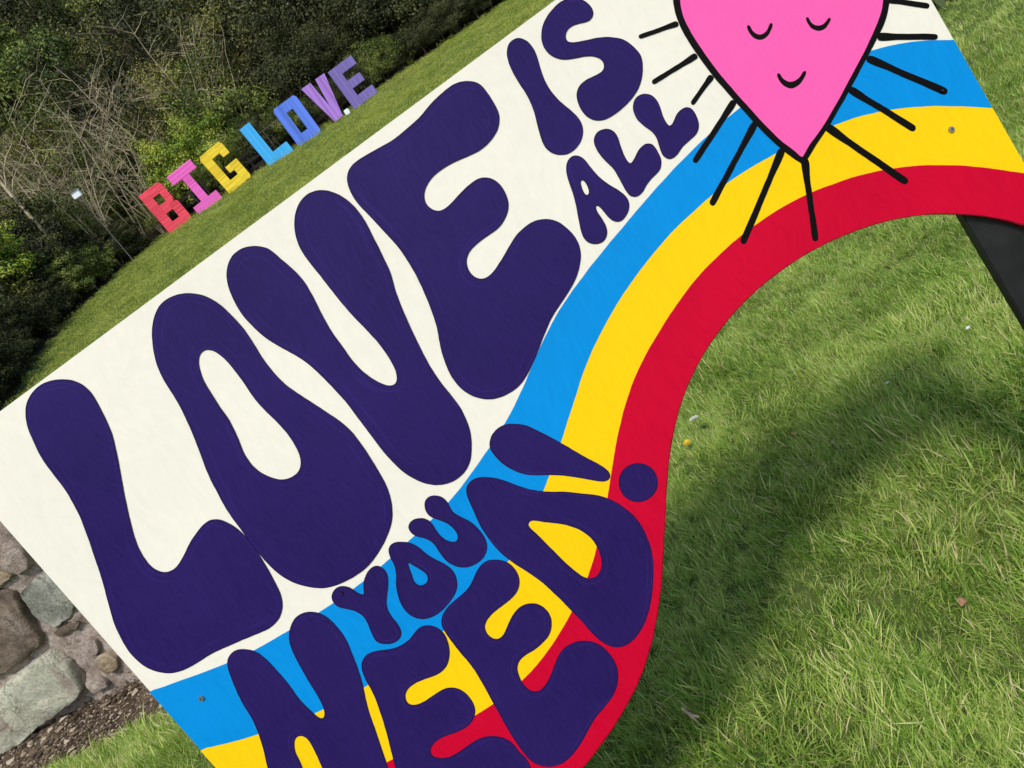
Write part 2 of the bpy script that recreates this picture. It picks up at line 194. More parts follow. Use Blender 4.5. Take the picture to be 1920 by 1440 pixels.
ART_JSON = '''{"LOVE_L":[[[-535.0,392.3],[-521.8,377.9],[-516.2,359.5],[-518.7,336.5],[-524.6,311.6],[-532.0,287.6],[-544.3,262.6],[-561.1,232.1],[-578.9,201.9],[-592.1,176.7],[-608.0,144.4],[-616.8,115.3],[-618.3,89.6],[-609.6,73.5],[-592.7,67.5],[-568.5,75.8],[-543.0,88.4],[-519.7,95.8],[-501.0,97.6],[-487.2,90.6],[-477.0,73.6],[-472.2,52.5],[-471.9,25.6],[-474.9,-5.7],[-480.4,-37.7],[-486.8,-62.6],[-497.3,-80.1],[-512.7,-91.8],[-532.5,-95.8],[-559.4,-90.9],[-597.4,-83.1],[-631.9,-76.4],[-666.1,-74.7],[-690.1,-71.2],[-709.7,-62.4],[-724.3,-47.4],[-733.8,-26.4],[-736.2,-2.2],[-731.9,27.1],[-722.5,57.0],[-708.0,87.5],[-693.8,117.7],[-681.9,144.9],[-669.2,175.5],[-658.9,203.2],[-651.0,228.0],[-644.9,258.2],[-643.5,285.2],[-641.3,315.5],[-633.0,347.6],[-626.3,367.9],[-615.6,385.2],[-603.2,397.0],[-584.3,404.1],[-566.1,405.5],[-549.3,400.4]]],"LOVE_O":[[[-308.2,386.6],[-291.9,371.1],[-282.2,352.3],[-276.6,328.3],[-274.7,304.8],[-275.7,277.3],[-278.9,246.9],[-279.0,220.3],[-275.6,195.2],[-267.5,170.6],[-258.0,145.0],[-248.4,119.3],[-241.5,95.3],[-239.1,68.1],[-241.1,37.5],[-244.2,5.3],[-249.4,-21.4],[-258.7,-45.3],[-273.6,-65.4],[-290.7,-79.6],[-315.5,-92.8],[-344.7,-103.1],[-372.5,-105.5],[-404.1,-101.5],[-427.2,-92.0],[-445.3,-76.0],[-459.9,-55.4],[-469.2,-28.3],[-472.3,0.9],[-472.0,34.2],[-470.2,63.8],[-468.3,93.2],[-462.1,127.9],[-455.4,157.6],[-446.0,185.1],[-436.7,212.3],[-428.9,240.4],[-422.4,269.1],[-418.9,301.8],[-412.3,327.9],[-400.7,352.2],[-387.3,371.0],[-370.1,386.8],[-349.9,396.4],[-329.6,395.9]],[[-339.7,306.6],[-329.8,295.5],[-325.2,277.9],[-324.3,252.7],[-325.6,224.7],[-326.9,196.5],[-323.4,168.9],[-320.5,145.7],[-321.8,116.9],[-326.9,95.0],[-339.5,80.4],[-354.1,78.0],[-370.9,83.7],[-383.3,97.8],[-390.8,115.3],[-393.1,134.1],[-390.4,153.6],[-383.2,176.0],[-377.7,201.5],[-375.9,227.5],[-373.1,254.6],[-367.7,279.6],[-360.1,296.8],[-350.4,306.2]]],"LOVE_V":[[[-185.6,383.1],[-173.2,370.5],[-167.7,349.0],[-161.8,325.1],[-159.5,301.8],[-162.8,276.3],[-168.2,248.0],[-171.5,222.1],[-172.3,194.1],[-173.0,166.0],[-169.7,143.0],[-161.6,120.6],[-149.8,103.0],[-140.6,101.5],[-132.6,112.3],[-127.3,133.3],[-126.0,157.1],[-128.1,187.1],[-132.2,214.4],[-134.3,244.0],[-135.4,274.7],[-136.1,303.0],[-136.9,331.1],[-134.0,350.5],[-124.3,370.9],[-109.4,387.4],[-92.3,396.5],[-76.9,398.2],[-61.3,392.6],[-47.6,379.1],[-38.0,360.1],[-34.4,338.4],[-35.4,315.8],[-40.1,288.1],[-44.9,260.1],[-50.5,236.3],[-58.8,214.3],[-66.4,187.7],[-73.3,156.2],[-79.3,125.8],[-84.0,94.2],[-85.8,66.4],[-84.2,40.2],[-85.0,13.4],[-90.5,-14.4],[-101.4,-36.4],[-118.8,-58.3],[-138.9,-69.8],[-161.0,-71.3],[-180.9,-63.9],[-198.6,-47.6],[-210.9,-24.4],[-217.0,1.6],[-219.8,31.6],[-219.6,65.6],[-219.3,99.2],[-219.4,126.6],[-222.3,155.7],[-226.7,187.9],[-234.2,215.8],[-244.7,239.7],[-255.2,263.4],[-260.9,287.7],[-263.5,315.8],[-259.1,344.6],[-251.0,366.7],[-238.0,383.0],[-222.0,391.3],[-203.3,391.7]]],"LOVE_E":[[[200.8,392.2],[211.4,380.8],[214.6,364.6],[213.5,345.4],[211.5,330.7],[201.9,317.2],[187.6,309.0],[167.5,304.7],[143.7,307.1],[121.8,312.3],[97.9,314.7],[77.1,312.8],[60.0,304.1],[51.8,291.2],[53.4,277.5],[62.0,268.5],[76.4,267.6],[96.8,271.9],[118.6,275.3],[136.8,273.7],[148.3,266.0],[155.2,251.6],[153.9,231.7],[147.9,217.2],[136.1,206.6],[118.5,200.0],[97.1,200.3],[74.6,199.2],[57.3,194.4],[48.2,183.7],[46.2,165.8],[53.3,154.3],[68.9,151.8],[91.7,159.3],[114.0,169.3],[137.5,178.1],[159.9,179.3],[177.6,173.9],[191.1,162.3],[199.2,143.1],[201.9,122.0],[197.2,104.0],[183.5,85.8],[162.2,70.6],[131.4,57.5],[103.9,46.3],[80.7,31.9],[55.2,14.4],[29.1,-0.7],[5.6,-8.8],[-16.6,-8.7],[-38.3,-1.4],[-54.9,12.8],[-65.1,32.8],[-68.0,59.7],[-62.8,85.2],[-53.7,109.9],[-41.1,136.3],[-32.5,163.1],[-24.2,198.4],[-19.4,231.6],[-18.5,256.5],[-21.1,288.1],[-25.6,322.8],[-28.9,350.1],[-26.1,370.9],[-20.7,383.7],[-7.4,392.8],[10.9,394.2],[38.6,391.1],[66.3,388.0],[88.2,388.8],[115.8,391.6],[146.2,398.4],[168.9,400.5],[188.6,398.7]]],"IS_I":[[[291.8,399.4],[299.3,390.4],[302.1,376.9],[300.1,362.3],[294.9,346.9],[291.2,330.5],[289.8,310.8],[293.0,290.8],[298.6,272.0],[300.8,257.1],[297.3,243.0],[286.8,232.2],[272.4,227.2],[259.0,228.1],[248.8,233.8],[241.2,243.1],[238.4,257.1],[242.4,273.9],[248.8,292.0],[254.0,306.2],[257.9,327.2],[258.3,347.5],[259.7,367.1],[262.9,382.4],[270.1,394.8],[280.4,400.7]]],"IS_S":[[[387.7,396.9],[397.8,385.1],[400.8,371.7],[396.4,361.8],[386.4,359.5],[372.3,365.6],[358.6,367.9],[349.1,363.0],[346.4,354.7],[354.0,348.0],[370.5,340.8],[387.1,333.7],[401.8,324.0],[414.1,310.6],[420.6,293.0],[421.9,279.0],[415.3,264.5],[406.2,253.2],[393.9,244.0],[377.4,237.8],[356.6,234.4],[338.5,235.1],[323.2,239.9],[314.0,249.3],[310.1,263.9],[311.8,277.7],[317.0,288.8],[325.9,295.9],[339.0,297.1],[353.9,294.1],[365.6,293.2],[371.8,297.8],[372.3,307.6],[366.3,316.8],[355.9,324.0],[341.9,330.3],[326.7,339.4],[317.0,352.0],[314.8,366.6],[318.8,379.7],[329.0,391.3],[341.6,398.4],[356.5,402.3],[373.8,403.2]]],"ALL_A":[[[267.9,220.7],[274.5,212.1],[276.3,198.7],[278.4,178.8],[284.1,159.5],[291.9,143.2],[295.8,128.0],[292.0,115.2],[281.7,106.9],[269.2,104.8],[260.6,110.8],[257.1,124.3],[256.0,139.0],[252.8,145.9],[249.0,139.3],[249.2,126.7],[247.7,110.5],[242.3,100.2],[232.2,94.7],[220.4,98.4],[211.9,109.1],[212.7,124.3],[219.6,141.3],[228.0,160.3],[235.2,180.0],[240.3,201.0],[247.1,214.6],[258.0,222.2]],[[257.1,186.7],[258.3,179.2],[256.5,169.7],[254.0,163.7],[248.9,163.2],[248.3,169.2],[250.8,179.8],[252.9,186.0]]],"ALL_L1":[[[325.8,225.5],[332.4,216.9],[332.8,206.1],[329.0,193.6],[326.0,177.5],[326.5,164.3],[334.5,166.9],[346.7,173.6],[360.3,175.3],[367.7,170.1],[369.0,158.0],[366.7,142.8],[358.7,133.1],[345.7,130.0],[330.9,126.5],[319.3,120.8],[307.6,119.8],[300.8,126.1],[299.7,136.1],[301.4,155.0],[302.4,172.7],[298.9,190.4],[297.4,206.7],[301.1,222.2],[311.0,228.9]]],"ALL_L2":[[[399.7,232.0],[406.3,223.5],[407.2,210.9],[403.3,195.8],[401.2,180.8],[402.2,174.0],[409.2,176.6],[420.2,183.9],[433.4,185.2],[441.6,178.9],[442.8,166.7],[438.6,153.1],[429.7,144.2],[415.8,141.8],[400.8,140.2],[388.2,135.3],[377.6,135.7],[372.0,143.7],[372.5,153.9],[376.2,166.5],[378.2,178.8],[373.1,194.4],[368.7,211.0],[372.3,226.5],[382.3,235.9],[391.7,236.1]]],"EXCL":[[[-34.8,-50.5],[-19.9,-63.3],[-10.6,-79.4],[1.0,-101.9],[10.4,-122.9],[19.9,-143.9],[30.9,-167.9],[40.4,-189.1],[42.1,-202.9],[36.7,-209.9],[27.8,-207.8],[17.1,-198.2],[0.9,-181.5],[-17.6,-163.4],[-37.8,-147.8],[-58.5,-132.9],[-71.7,-117.3],[-81.8,-97.4],[-85.6,-78.6],[-84.4,-59.9],[-74.1,-47.9],[-58.7,-43.1],[-46.0,-44.5]]],"DOT":[[[94.8,-258.0],[86.2,-266.7],[75.0,-271.4],[63.0,-271.3],[52.0,-266.4],[43.8,-257.4],[39.5,-245.8],[39.9,-233.3],[44.8,-221.8],[53.4,-213.2],[64.6,-208.6],[76.5,-208.7],[87.4,-213.6],[95.6,-222.5],[99.9,-234.0],[99.6,-246.5]]],"NEED_D":[[[-115.1,-95.6],[-99.0,-111.9],[-85.7,-132.3],[-71.6,-151.6],[-54.9,-167.3],[-32.1,-184.4],[-10.7,-203.5],[4.5,-216.7],[17.3,-233.3],[27.5,-254.1],[33.9,-275.3],[35.6,-298.6],[32.1,-322.1],[24.6,-346.4],[11.3,-370.6],[-4.7,-393.1],[-22.4,-414.5],[-40.9,-431.7],[-60.2,-444.7],[-79.4,-452.0],[-96.2,-453.3],[-112.7,-446.0],[-123.1,-429.8],[-128.5,-406.3],[-131.0,-373.6],[-134.6,-347.9],[-138.8,-318.1],[-144.4,-285.6],[-153.5,-258.2],[-164.0,-228.1],[-169.2,-205.7],[-170.9,-178.5],[-168.5,-150.7],[-162.2,-122.4],[-157.0,-100.7],[-150.4,-89.2],[-137.6,-85.9],[-125.6,-88.5]],[[-100.1,-192.2],[-83.6,-208.5],[-66.4,-223.9],[-53.1,-239.9],[-44.2,-257.4],[-40.2,-277.0],[-41.7,-294.6],[-48.4,-312.1],[-58.1,-323.9],[-72.0,-328.8],[-83.5,-322.4],[-90.3,-304.2],[-96.4,-277.3],[-100.6,-248.0],[-104.9,-219.0],[-108.7,-199.6],[-107.2,-191.4]]],"YOU_U":[[[-197.3,-72.3],[-189.6,-80.8],[-187.6,-94.9],[-190.0,-107.7],[-186.0,-121.6],[-177.4,-138.8],[-173.7,-158.0],[-174.6,-173.9],[-179.7,-186.9],[-191.2,-197.1],[-207.5,-200.2],[-225.8,-196.2],[-238.5,-184.3],[-245.1,-169.1],[-245.5,-150.2],[-244.5,-134.3],[-248.9,-121.1],[-258.6,-110.4],[-262.6,-99.0],[-259.9,-88.2],[-249.6,-83.9],[-238.2,-87.4],[-230.4,-94.9],[-227.3,-103.7],[-228.1,-116.7],[-227.6,-132.9],[-222.0,-146.9],[-213.7,-152.6],[-207.7,-148.1],[-204.8,-135.4],[-207.6,-122.4],[-214.5,-110.1],[-222.2,-99.0],[-224.2,-88.4],[-220.2,-76.8],[-212.7,-69.5],[-203.6,-68.9]]],"YOU_O":[[[-286.4,-100.2],[-273.5,-111.4],[-266.4,-125.8],[-263.4,-140.9],[-255.8,-159.5],[-248.7,-174.0],[-246.5,-190.5],[-251.3,-205.8],[-260.9,-217.7],[-277.8,-226.2],[-293.2,-230.2],[-308.8,-232.1],[-324.5,-229.0],[-336.7,-221.2],[-344.7,-207.7],[-345.8,-189.8],[-340.6,-170.8],[-332.1,-154.5],[-321.2,-139.9],[-314.5,-126.1],[-312.2,-111.1],[-305.9,-98.9],[-295.7,-96.0]],[[-295.3,-135.2],[-291.2,-144.9],[-286.7,-155.7],[-283.1,-167.6],[-286.1,-176.7],[-294.1,-180.3],[-302.9,-177.6],[-306.2,-167.7],[-302.7,-157.1],[-299.4,-146.4]]],"YOU_Y":[[[-335.0,-113.1],[-330.8,-121.7],[-333.4,-134.7],[-343.8,-149.7],[-356.4,-163.1],[-365.5,-175.4],[-369.1,-189.9],[-369.0,-209.1],[-372.7,-223.7],[-381.5,-230.7],[-394.0,-230.5],[-406.6,-223.1],[-413.5,-213.1],[-411.9,-198.8],[-407.2,-183.1],[-404.7,-167.7],[-409.5,-152.8],[-419.5,-139.8],[-428.0,-129.8],[-428.5,-116.2],[-422.0,-107.7],[-409.8,-103.5],[-398.7,-107.8],[-391.7,-117.4],[-387.9,-128.8],[-382.5,-138.4],[-376.6,-129.5],[-367.0,-117.8],[-354.2,-110.2],[-342.4,-108.8]]],"NEED_E2":[[[-185.8,-209.0],[-175.3,-217.3],[-168.6,-226.9],[-165.9,-240.0],[-167.4,-254.8],[-173.3,-266.5],[-183.3,-275.2],[-197.1,-279.7],[-213.0,-281.0],[-231.8,-281.9],[-249.4,-285.3],[-260.2,-292.0],[-264.2,-303.9],[-262.5,-316.5],[-256.8,-323.4],[-249.8,-324.2],[-237.9,-318.2],[-223.7,-308.9],[-209.4,-301.5],[-195.4,-298.7],[-180.1,-302.8],[-169.2,-313.0],[-164.5,-327.8],[-166.4,-342.7],[-174.7,-356.3],[-186.4,-365.7],[-202.0,-370.7],[-219.9,-372.5],[-237.4,-371.3],[-251.6,-374.1],[-259.0,-380.3],[-264.8,-392.8],[-267.7,-405.7],[-266.7,-421.6],[-260.7,-432.8],[-250.2,-435.4],[-236.2,-430.6],[-220.8,-421.8],[-205.0,-410.0],[-187.3,-399.8],[-170.3,-397.3],[-152.5,-402.1],[-138.7,-412.9],[-128.7,-429.4],[-125.6,-451.6],[-128.1,-473.2],[-136.7,-490.4],[-149.3,-504.6],[-165.4,-514.8],[-189.2,-522.8],[-208.8,-528.9],[-227.9,-538.9],[-252.3,-551.9],[-277.3,-561.2],[-297.6,-563.6],[-315.3,-557.5],[-328.8,-545.7],[-336.3,-529.7],[-337.7,-509.5],[-336.7,-486.0],[-334.1,-460.3],[-329.9,-432.6],[-325.8,-405.1],[-321.7,-377.8],[-317.6,-350.7],[-317.1,-324.4],[-318.1,-300.5],[-317.6,-274.5],[-316.8,-258.8],[-312.0,-246.0],[-302.3,-236.8],[-289.5,-231.7],[-272.7,-229.4],[-253.2,-227.5],[-237.7,-222.8],[-221.2,-212.4],[-207.8,-206.3],[-194.7,-204.7]]],"NEED_E1":[[[-333.9,-235.9],[-323.1,-247.2],[-319.2,-263.7],[-324.3,-284.0],[-334.7,-300.5],[-350.5,-313.3],[-369.4,-315.1],[-391.2,-309.5],[-410.9,-305.5],[-426.0,-308.5],[-435.1,-317.6],[-437.4,-328.3],[-430.4,-336.3],[-416.8,-339.9],[-397.4,-340.1],[-378.1,-340.2],[-363.3,-346.5],[-353.7,-360.0],[-350.6,-378.1],[-353.4,-395.5],[-361.4,-407.5],[-374.4,-415.7],[-391.8,-417.2],[-408.8,-413.6],[-427.9,-408.5],[-444.5,-408.8],[-456.2,-414.6],[-460.6,-424.0],[-453.9,-435.1],[-439.9,-443.0],[-422.0,-445.4],[-398.5,-444.6],[-379.8,-445.8],[-362.4,-453.3],[-349.1,-466.7],[-341.8,-483.0],[-341.9,-502.9],[-339.3,-520.4],[-343.5,-540.0],[-352.4,-563.5],[-381.2,-584.6],[-426.5,-587.5],[-480.5,-571.8],[-520.1,-536.1],[-531.5,-484.8],[-527.4,-439.5],[-521.3,-408.1],[-508.5,-377.7],[-496.5,-350.6],[-485.6,-322.9],[-476.5,-297.7],[-470.9,-277.2],[-467.4,-255.3],[-460.8,-235.8],[-454.0,-226.8],[-441.3,-220.6],[-427.1,-223.1],[-410.8,-231.6],[-391.4,-240.0],[-369.4,-240.6],[-352.1,-234.5],[-342.8,-232.8]]],"NEED_N":[[[-589.9,-98.9],[-578.8,-109.5],[-573.6,-123.5],[-570.7,-144.6],[-569.5,-168.0],[-570.0,-193.8],[-571.7,-217.0],[-570.8,-237.0],[-568.1,-254.9],[-563.9,-268.6],[-559.1,-268.7],[-552.5,-259.3],[-547.7,-245.2],[-543.9,-223.4],[-540.6,-197.9],[-535.6,-170.4],[-530.2,-146.8],[-522.5,-128.5],[-509.6,-114.1],[-493.4,-105.6],[-478.7,-105.2],[-465.9,-111.5],[-455.6,-123.1],[-450.1,-139.0],[-448.5,-162.2],[-450.3,-181.4],[-456.4,-204.4],[-464.3,-229.7],[-472.6,-251.4],[-479.6,-267.2],[-490.8,-290.7],[-501.6,-318.2],[-512.2,-349.7],[-521.5,-375.3],[-530.8,-401.0],[-547.1,-436.9],[-573.8,-465.4],[-608.7,-463.9],[-627.9,-431.2],[-624.7,-391.2],[-616.7,-337.3],[-611.3,-319.6],[-607.0,-301.1],[-604.0,-280.0],[-608.8,-269.3],[-617.8,-268.0],[-626.5,-275.9],[-633.7,-288.5],[-638.0,-307.0],[-642.0,-318.5],[-655.0,-356.6],[-673.8,-391.0],[-703.6,-386.9],[-709.5,-352.2],[-698.2,-312.5],[-687.3,-284.9],[-670.3,-250.6],[-660.6,-225.7],[-653.0,-199.3],[-649.3,-173.8],[-642.1,-144.1],[-633.6,-119.1],[-626.3,-103.8],[-618.4,-95.9],[-607.7,-92.7],[-597.4,-94.1]]],"HEART_OUT":[[[641.2,270.8],[641.7,306.8],[626.8,346.3],[588.1,368.9],[547.2,367.8],[517.6,346.1],[500.6,315.3],[493.3,297.4],[488.6,271.8],[488.8,239.6],[490.4,209.2],[494.8,173.6],[499.8,143.2],[505.7,109.1],[513.7,73.2],[521.6,46.3],[529.9,25.1],[533.5,18.9],[542.7,20.8],[568.1,32.0],[600.9,45.5],[640.7,65.8],[676.7,85.2],[712.4,104.5],[736.5,119.8],[754.8,139.0],[773.8,164.5],[783.0,205.0],[769.7,256.2],[731.7,294.9],[680.0,297.1]]],"HEART_IN":[[[634.9,260.7],[634.2,299.3],[621.3,337.6],[585.5,358.1],[550.8,356.9],[524.4,337.2],[508.9,309.5],[501.6,291.6],[498.0,265.3],[498.5,235.8],[500.1,205.4],[503.8,173.2],[508.8,142.9],[515.5,105.2],[523.6,69.3],[533.6,40.9],[536.3,30.4],[538.4,27.8],[542.4,29.3],[554.7,35.3],[582.8,46.0],[616.8,61.5],[653.0,81.0],[688.8,100.4],[717.7,118.4],[737.4,133.7],[746.8,144.5],[765.0,170.6],[770.7,206.7],[760.7,251.5],[728.1,284.8],[681.4,285.2]]],"EYE1":[[[567.2,224.8],[565.7,216.3],[567.5,207.2],[573.7,199.2],[582.9,197.4],[591.2,200.4],[599.1,206.3],[599.3,209.1],[596.6,209.8],[588.7,205.1],[582.3,203.9],[577.3,205.5],[573.3,209.9],[571.1,216.3],[571.4,224.0],[569.5,226.3]]],"EYE2":[[[642.5,186.2],[641.1,178.7],[642.6,169.6],[648.9,161.8],[658.3,159.2],[666.1,161.8],[671.1,164.8],[671.7,167.1],[669.3,168.2],[664.3,166.6],[658.1,166.0],[652.4,168.1],[648.1,172.3],[645.9,178.6],[646.2,185.5],[644.6,187.5]]],"MOUTH":[[[567.8,145.1],[566.8,136.8],[568.6,126.9],[575.0,117.9],[585.9,115.6],[596.4,118.4],[604.1,123.4],[604.7,126.3],[601.8,127.4],[594.1,124.2],[585.5,123.7],[579.7,125.9],[575.6,130.2],[572.7,137.2],[572.0,144.7],[569.9,146.8]]],"RAYS":[[[[489.3,288.8],[472.1,293.7],[454.9,298.6],[437.2,303.7],[435.7,303.8],[434.2,303.0],[433.5,301.7],[433.6,300.1],[434.4,298.7],[435.8,297.9],[453.5,292.5],[470.6,287.3],[487.7,282.1],[490.0,285.0]]],[[[486.9,238.0],[464.3,239.4],[441.6,240.8],[418.2,242.3],[416.6,242.0],[415.3,240.8],[414.8,239.2],[415.2,237.5],[416.5,236.1],[418.1,235.6],[441.5,233.9],[464.2,232.2],[486.9,230.6],[488.4,234.2]]],[[[488.2,201.5],[474.7,196.4],[461.1,191.2],[447.0,185.9],[445.8,185.0],[445.1,183.5],[445.3,181.9],[446.3,180.6],[447.8,179.9],[449.4,180.0],[463.6,184.8],[477.5,189.5],[491.2,194.2],[491.1,198.4]]],[[[496.0,153.9],[466.4,142.1],[436.7,130.3],[405.9,118.0],[404.3,116.8],[403.5,114.7],[403.8,112.6],[405.2,110.8],[407.2,109.9],[409.2,110.2],[440.0,122.6],[469.7,134.6],[499.2,146.5],[498.9,150.7]]],[[[504.6,111.1],[468.1,92.1],[431.1,73.0],[392.7,53.0],[391.1,51.5],[390.4,49.2],[391.0,46.9],[392.6,45.1],[394.9,44.4],[397.0,44.9],[435.3,65.2],[472.1,84.7],[508.5,104.0],[507.9,108.2]]],[[[516.7,56.9],[478.6,31.8],[440.2,6.4],[400.1,-20.0],[398.5,-21.8],[398.0,-24.4],[398.8,-26.8],[400.7,-28.6],[403.3,-29.2],[405.5,-28.4],[445.4,-1.6],[483.7,24.1],[521.5,49.6],[520.3,54.1]]],[[[534.9,25.5],[519.7,-9.2],[504.4,-44.3],[488.5,-80.8],[488.1,-83.0],[488.9,-85.5],[490.7,-87.1],[493.0,-87.6],[495.2,-86.8],[496.6,-85.0],[512.6,-48.5],[527.9,-13.5],[543.1,21.2],[539.6,24.7]]],[[[585.7,41.9],[603.5,-1.6],[621.6,-45.4],[640.3,-91.0],[641.9,-93.2],[644.5,-94.5],[647.1,-94.2],[649.2,-92.6],[650.1,-90.0],[649.7,-87.3],[630.6,-41.9],[612.3,1.8],[594.1,45.1],[589.3,45.0]]],[[[641.2,66.1],[656.7,33.6],[672.3,0.9],[688.5,-33.1],[690.1,-35.1],[692.6,-36.2],[695.1,-35.8],[697.0,-34.1],[697.7,-31.5],[697.2,-29.0],[680.6,4.7],[664.6,37.3],[648.8,69.6],[644.3,69.3]]],[[[684.9,87.2],[707.2,53.5],[729.5,19.5],[752.8,-15.7],[754.7,-17.5],[757.4,-18.2],[759.8,-17.4],[761.4,-15.4],[761.7,-12.7],[760.8,-10.2],[737.2,24.7],[714.4,58.4],[691.8,91.8],[687.5,90.8]]],[[[713.7,101.8],[736.1,86.5],[758.4,71.2],[781.5,55.4],[783.3,54.7],[785.4,55.0],[786.7,56.3],[787.3,58.3],[786.7,60.4],[785.3,61.9],[762.6,78.2],[740.5,93.9],[718.5,109.7],[714.8,106.6]]],[[[750.7,137.4],[764.5,124.7],[778.3,112.0],[792.6,98.9],[794.2,98.0],[796.2,98.0],[797.7,99.0],[798.5,100.7],[798.2,102.8],[797.1,104.4],[782.9,117.5],[769.2,130.2],[755.5,142.9],[752.0,141.2]]]],"B0":[[-751.4,-69.0],[-713.1,-80.2],[-664.0,-93.6],[-624.7,-103.3],[-573.7,-111.5],[-515.2,-116.4],[-455.1,-120.4],[-430.3,-120.9],[-389.0,-121.4],[-317.6,-114.7],[-266.9,-107.4],[-186.7,-94.2],[-97.0,-64.9],[-33.4,-38.8],[19.1,-8.6],[65.7,20.8],[115.8,48.0],[162.7,65.5],[227.2,85.4],[288.4,101.5],[353.9,117.8],[434.1,132.0],[496.3,138.2],[556.6,136.4],[628.4,120.1],[697.7,95.7],[723.1,86.8],[746.3,75.9],[773.3,60.7],[803.3,39.8]],"B1":[[-747.8,-196.4],[-709.2,-213.3],[-662.9,-228.8],[-613.1,-242.3],[-551.2,-256.7],[-477.2,-264.0],[-397.3,-266.9],[-317.5,-261.1],[-241.5,-246.6],[-166.3,-226.4],[-91.9,-187.2],[-45.6,-157.2],[13.7,-113.6],[58.3,-79.1],[103.2,-43.8],[156.1,-12.1],[208.5,12.6],[255.7,29.9],[311.1,45.9],[344.3,51.8],[395.4,57.9],[434.7,60.9],[479.1,57.4],[516.4,53.3],[560.9,47.7],[599.6,38.8],[638.7,27.8],[674.6,11.7],[709.5,-6.4],[766.0,-45.0],[803.4,-74.7]],"B2":[[-756.6,-317.1],[-682.8,-360.0],[-609.6,-378.4],[-526.9,-390.8],[-443.5,-401.7],[-360.4,-409.1],[-328.5,-410.5],[-267.4,-404.6],[-238.0,-398.7],[-181.2,-377.8],[-134.6,-354.6],[-79.9,-321.4],[-41.6,-289.2],[18.8,-231.1],[50.1,-195.8],[82.3,-162.9],[110.9,-135.1],[169.8,-91.3],[223.1,-64.7],[272.9,-43.3],[309.1,-31.1],[361.1,-19.9],[427.1,-14.2],[488.3,-16.9],[543.8,-27.9],[595.4,-43.7],[644.4,-65.2],[690.0,-92.6],[724.2,-117.5],[761.2,-149.1],[801.5,-186.7]],"EDGE":[[795.7,-302.3],[778.8,-274.0],[760.1,-249.3],[743.7,-229.1],[722.7,-207.2],[695.6,-184.3],[665.3,-161.9],[640.6,-146.4],[601.3,-126.8],[568.3,-114.9],[509.8,-100.2],[452.3,-94.0],[392.5,-95.6],[343.4,-103.1],[296.2,-117.4],[257.9,-133.2],[224.1,-152.3],[190.8,-176.1],[161.3,-203.1],[135.7,-229.9],[108.7,-263.3],[78.1,-305.0],[47.2,-347.2],[24.3,-378.6],[3.6,-405.4],[-20.7,-432.8],[-53.4,-468.0],[-79.5,-491.0],[-111.3,-516.0],[-146.8,-537.0],[-185.0,-556.8],[-223.3,-572.9],[-268.2,-588.7],[-317.6,-601.5],[-388.2,-609.9],[-473.7,-607.8],[-591.3,-588.4]]}'''

# ------------------------------------------------------------------ painted wooden board (local mm: x right, y up, z out of the face)
BX = Vector((0.99762983, -0.06808556, 0.00995342)).normalized()
BY = Vector((0.0, 0.14465233, 0.98948254)).normalized()
BN = Vector((-0.06880926, -0.98713731, 0.14430948)).normalized()
BP = Vector((0.0, 1.14756571, 0.99915395))

# ------------------------------------------------------------------ terrain
def lawn_edge_x(y):                       # left limit of the upper lawn, where the wood starts
    return np.interp(y, [2, 8, 14, 18, 20, 22, 25, 28, 33, 36, 60], [-14, -12, -9.6, -9.0, -9.2, -9.7, -10.3, -10.5, -9.6, -8.6, -8.6])
def forest_d(x, y):
    return np.maximum(y - (37.4 + 0.10 * np.clip(x, -5, 40)), lawn_edge_x(y) - x)
W0 = np.array([-3.6216, 4.3367]); WD = np.array([0.9415, -0.3370]); WN = np.array([0.3370, 0.9415])   # wall line, direction, behind
def height(x, y):
    x = np.asarray(x, float); y = np.asarray(y, float)
    t = y - 6.0
    h = 0.15 * (t + np.sqrt(t * t + 2.0)) / 2 - 0.01 - 0.09 * smoothstep(12, 30, y)
    h = h - 0.03 * np.clip(x + 7, -4, 30) * smoothstep(14, 34, y)
    d = forest_d(x, y)
    h = h + 0.50 * 0.5 * ((d - 2.5) + np.sqrt((d - 2.5) ** 2 + 3)) * (d > -12) * 1.0 - 0.0 - 0.50 * 0.5 * ((-40 - 2.5) + np.sqrt(42.5 ** 2 + 3))
    h = np.where(h > 26, 26 + (h - 26) * 0.1, h)
    s = (x - W0[0]) * WD[0] + (y - W0[1]) * WD[1]
    q = (x - W0[0]) * WN[0] + (y - W0[1]) * WN[1]
    ret = 1.02 * smoothstep(0.12, 0.30, q) * (1 - smoothstep(2.2, 4.2, s)) 
    h = np.maximum(h, ret * np.where(q > 0, 1, 0))
    return h
def fnoise(x, y, s, seed=0):
    x = np.asarray(x, float).ravel(); y = np.asarray(y, float).ravel()
    return np.array([noise.noise((a * s, b * s, seed * 7.3)) for a, b in zip(x, y)])

def axis(segs):
    out = []
    for a, b, n in segs: out += list(np.linspace(a, b, n, endpoint=False))
    return np.array(out + [segs[-1][1]])
xs = axis([(-140, -30, 22), (-30, -7, 34), (-7, 7, 120), (7, 40, 46), (40, 140, 20)])
ys = axis([(-60, -4, 12), (-4, 8, 110), (8, 50, 90), (50, 160, 40)])
GX, GY = np.meshgrid(xs, ys)
GZ = height(GX, GY)
GZ += (0.012 * fnoise(GX, GY, 1.7).reshape(GX.shape) + 0.05 * fnoise(GX, GY, .25, 3).reshape(GX.shape) * smoothstep(7, 15, GY))
nx, ny = len(xs), len(ys)
idx = np.arange(nx * ny).reshape(ny, nx)
quads = np.stack([idx[:-1, :-1], idx[:-1, 1:], idx[1:, 1:], idx[1:, :-1]], -1).reshape(-1, 4)
gme = npmesh('ground', np.stack([GX, GY, GZ], -1).reshape(-1, 3), quads, 4, True)

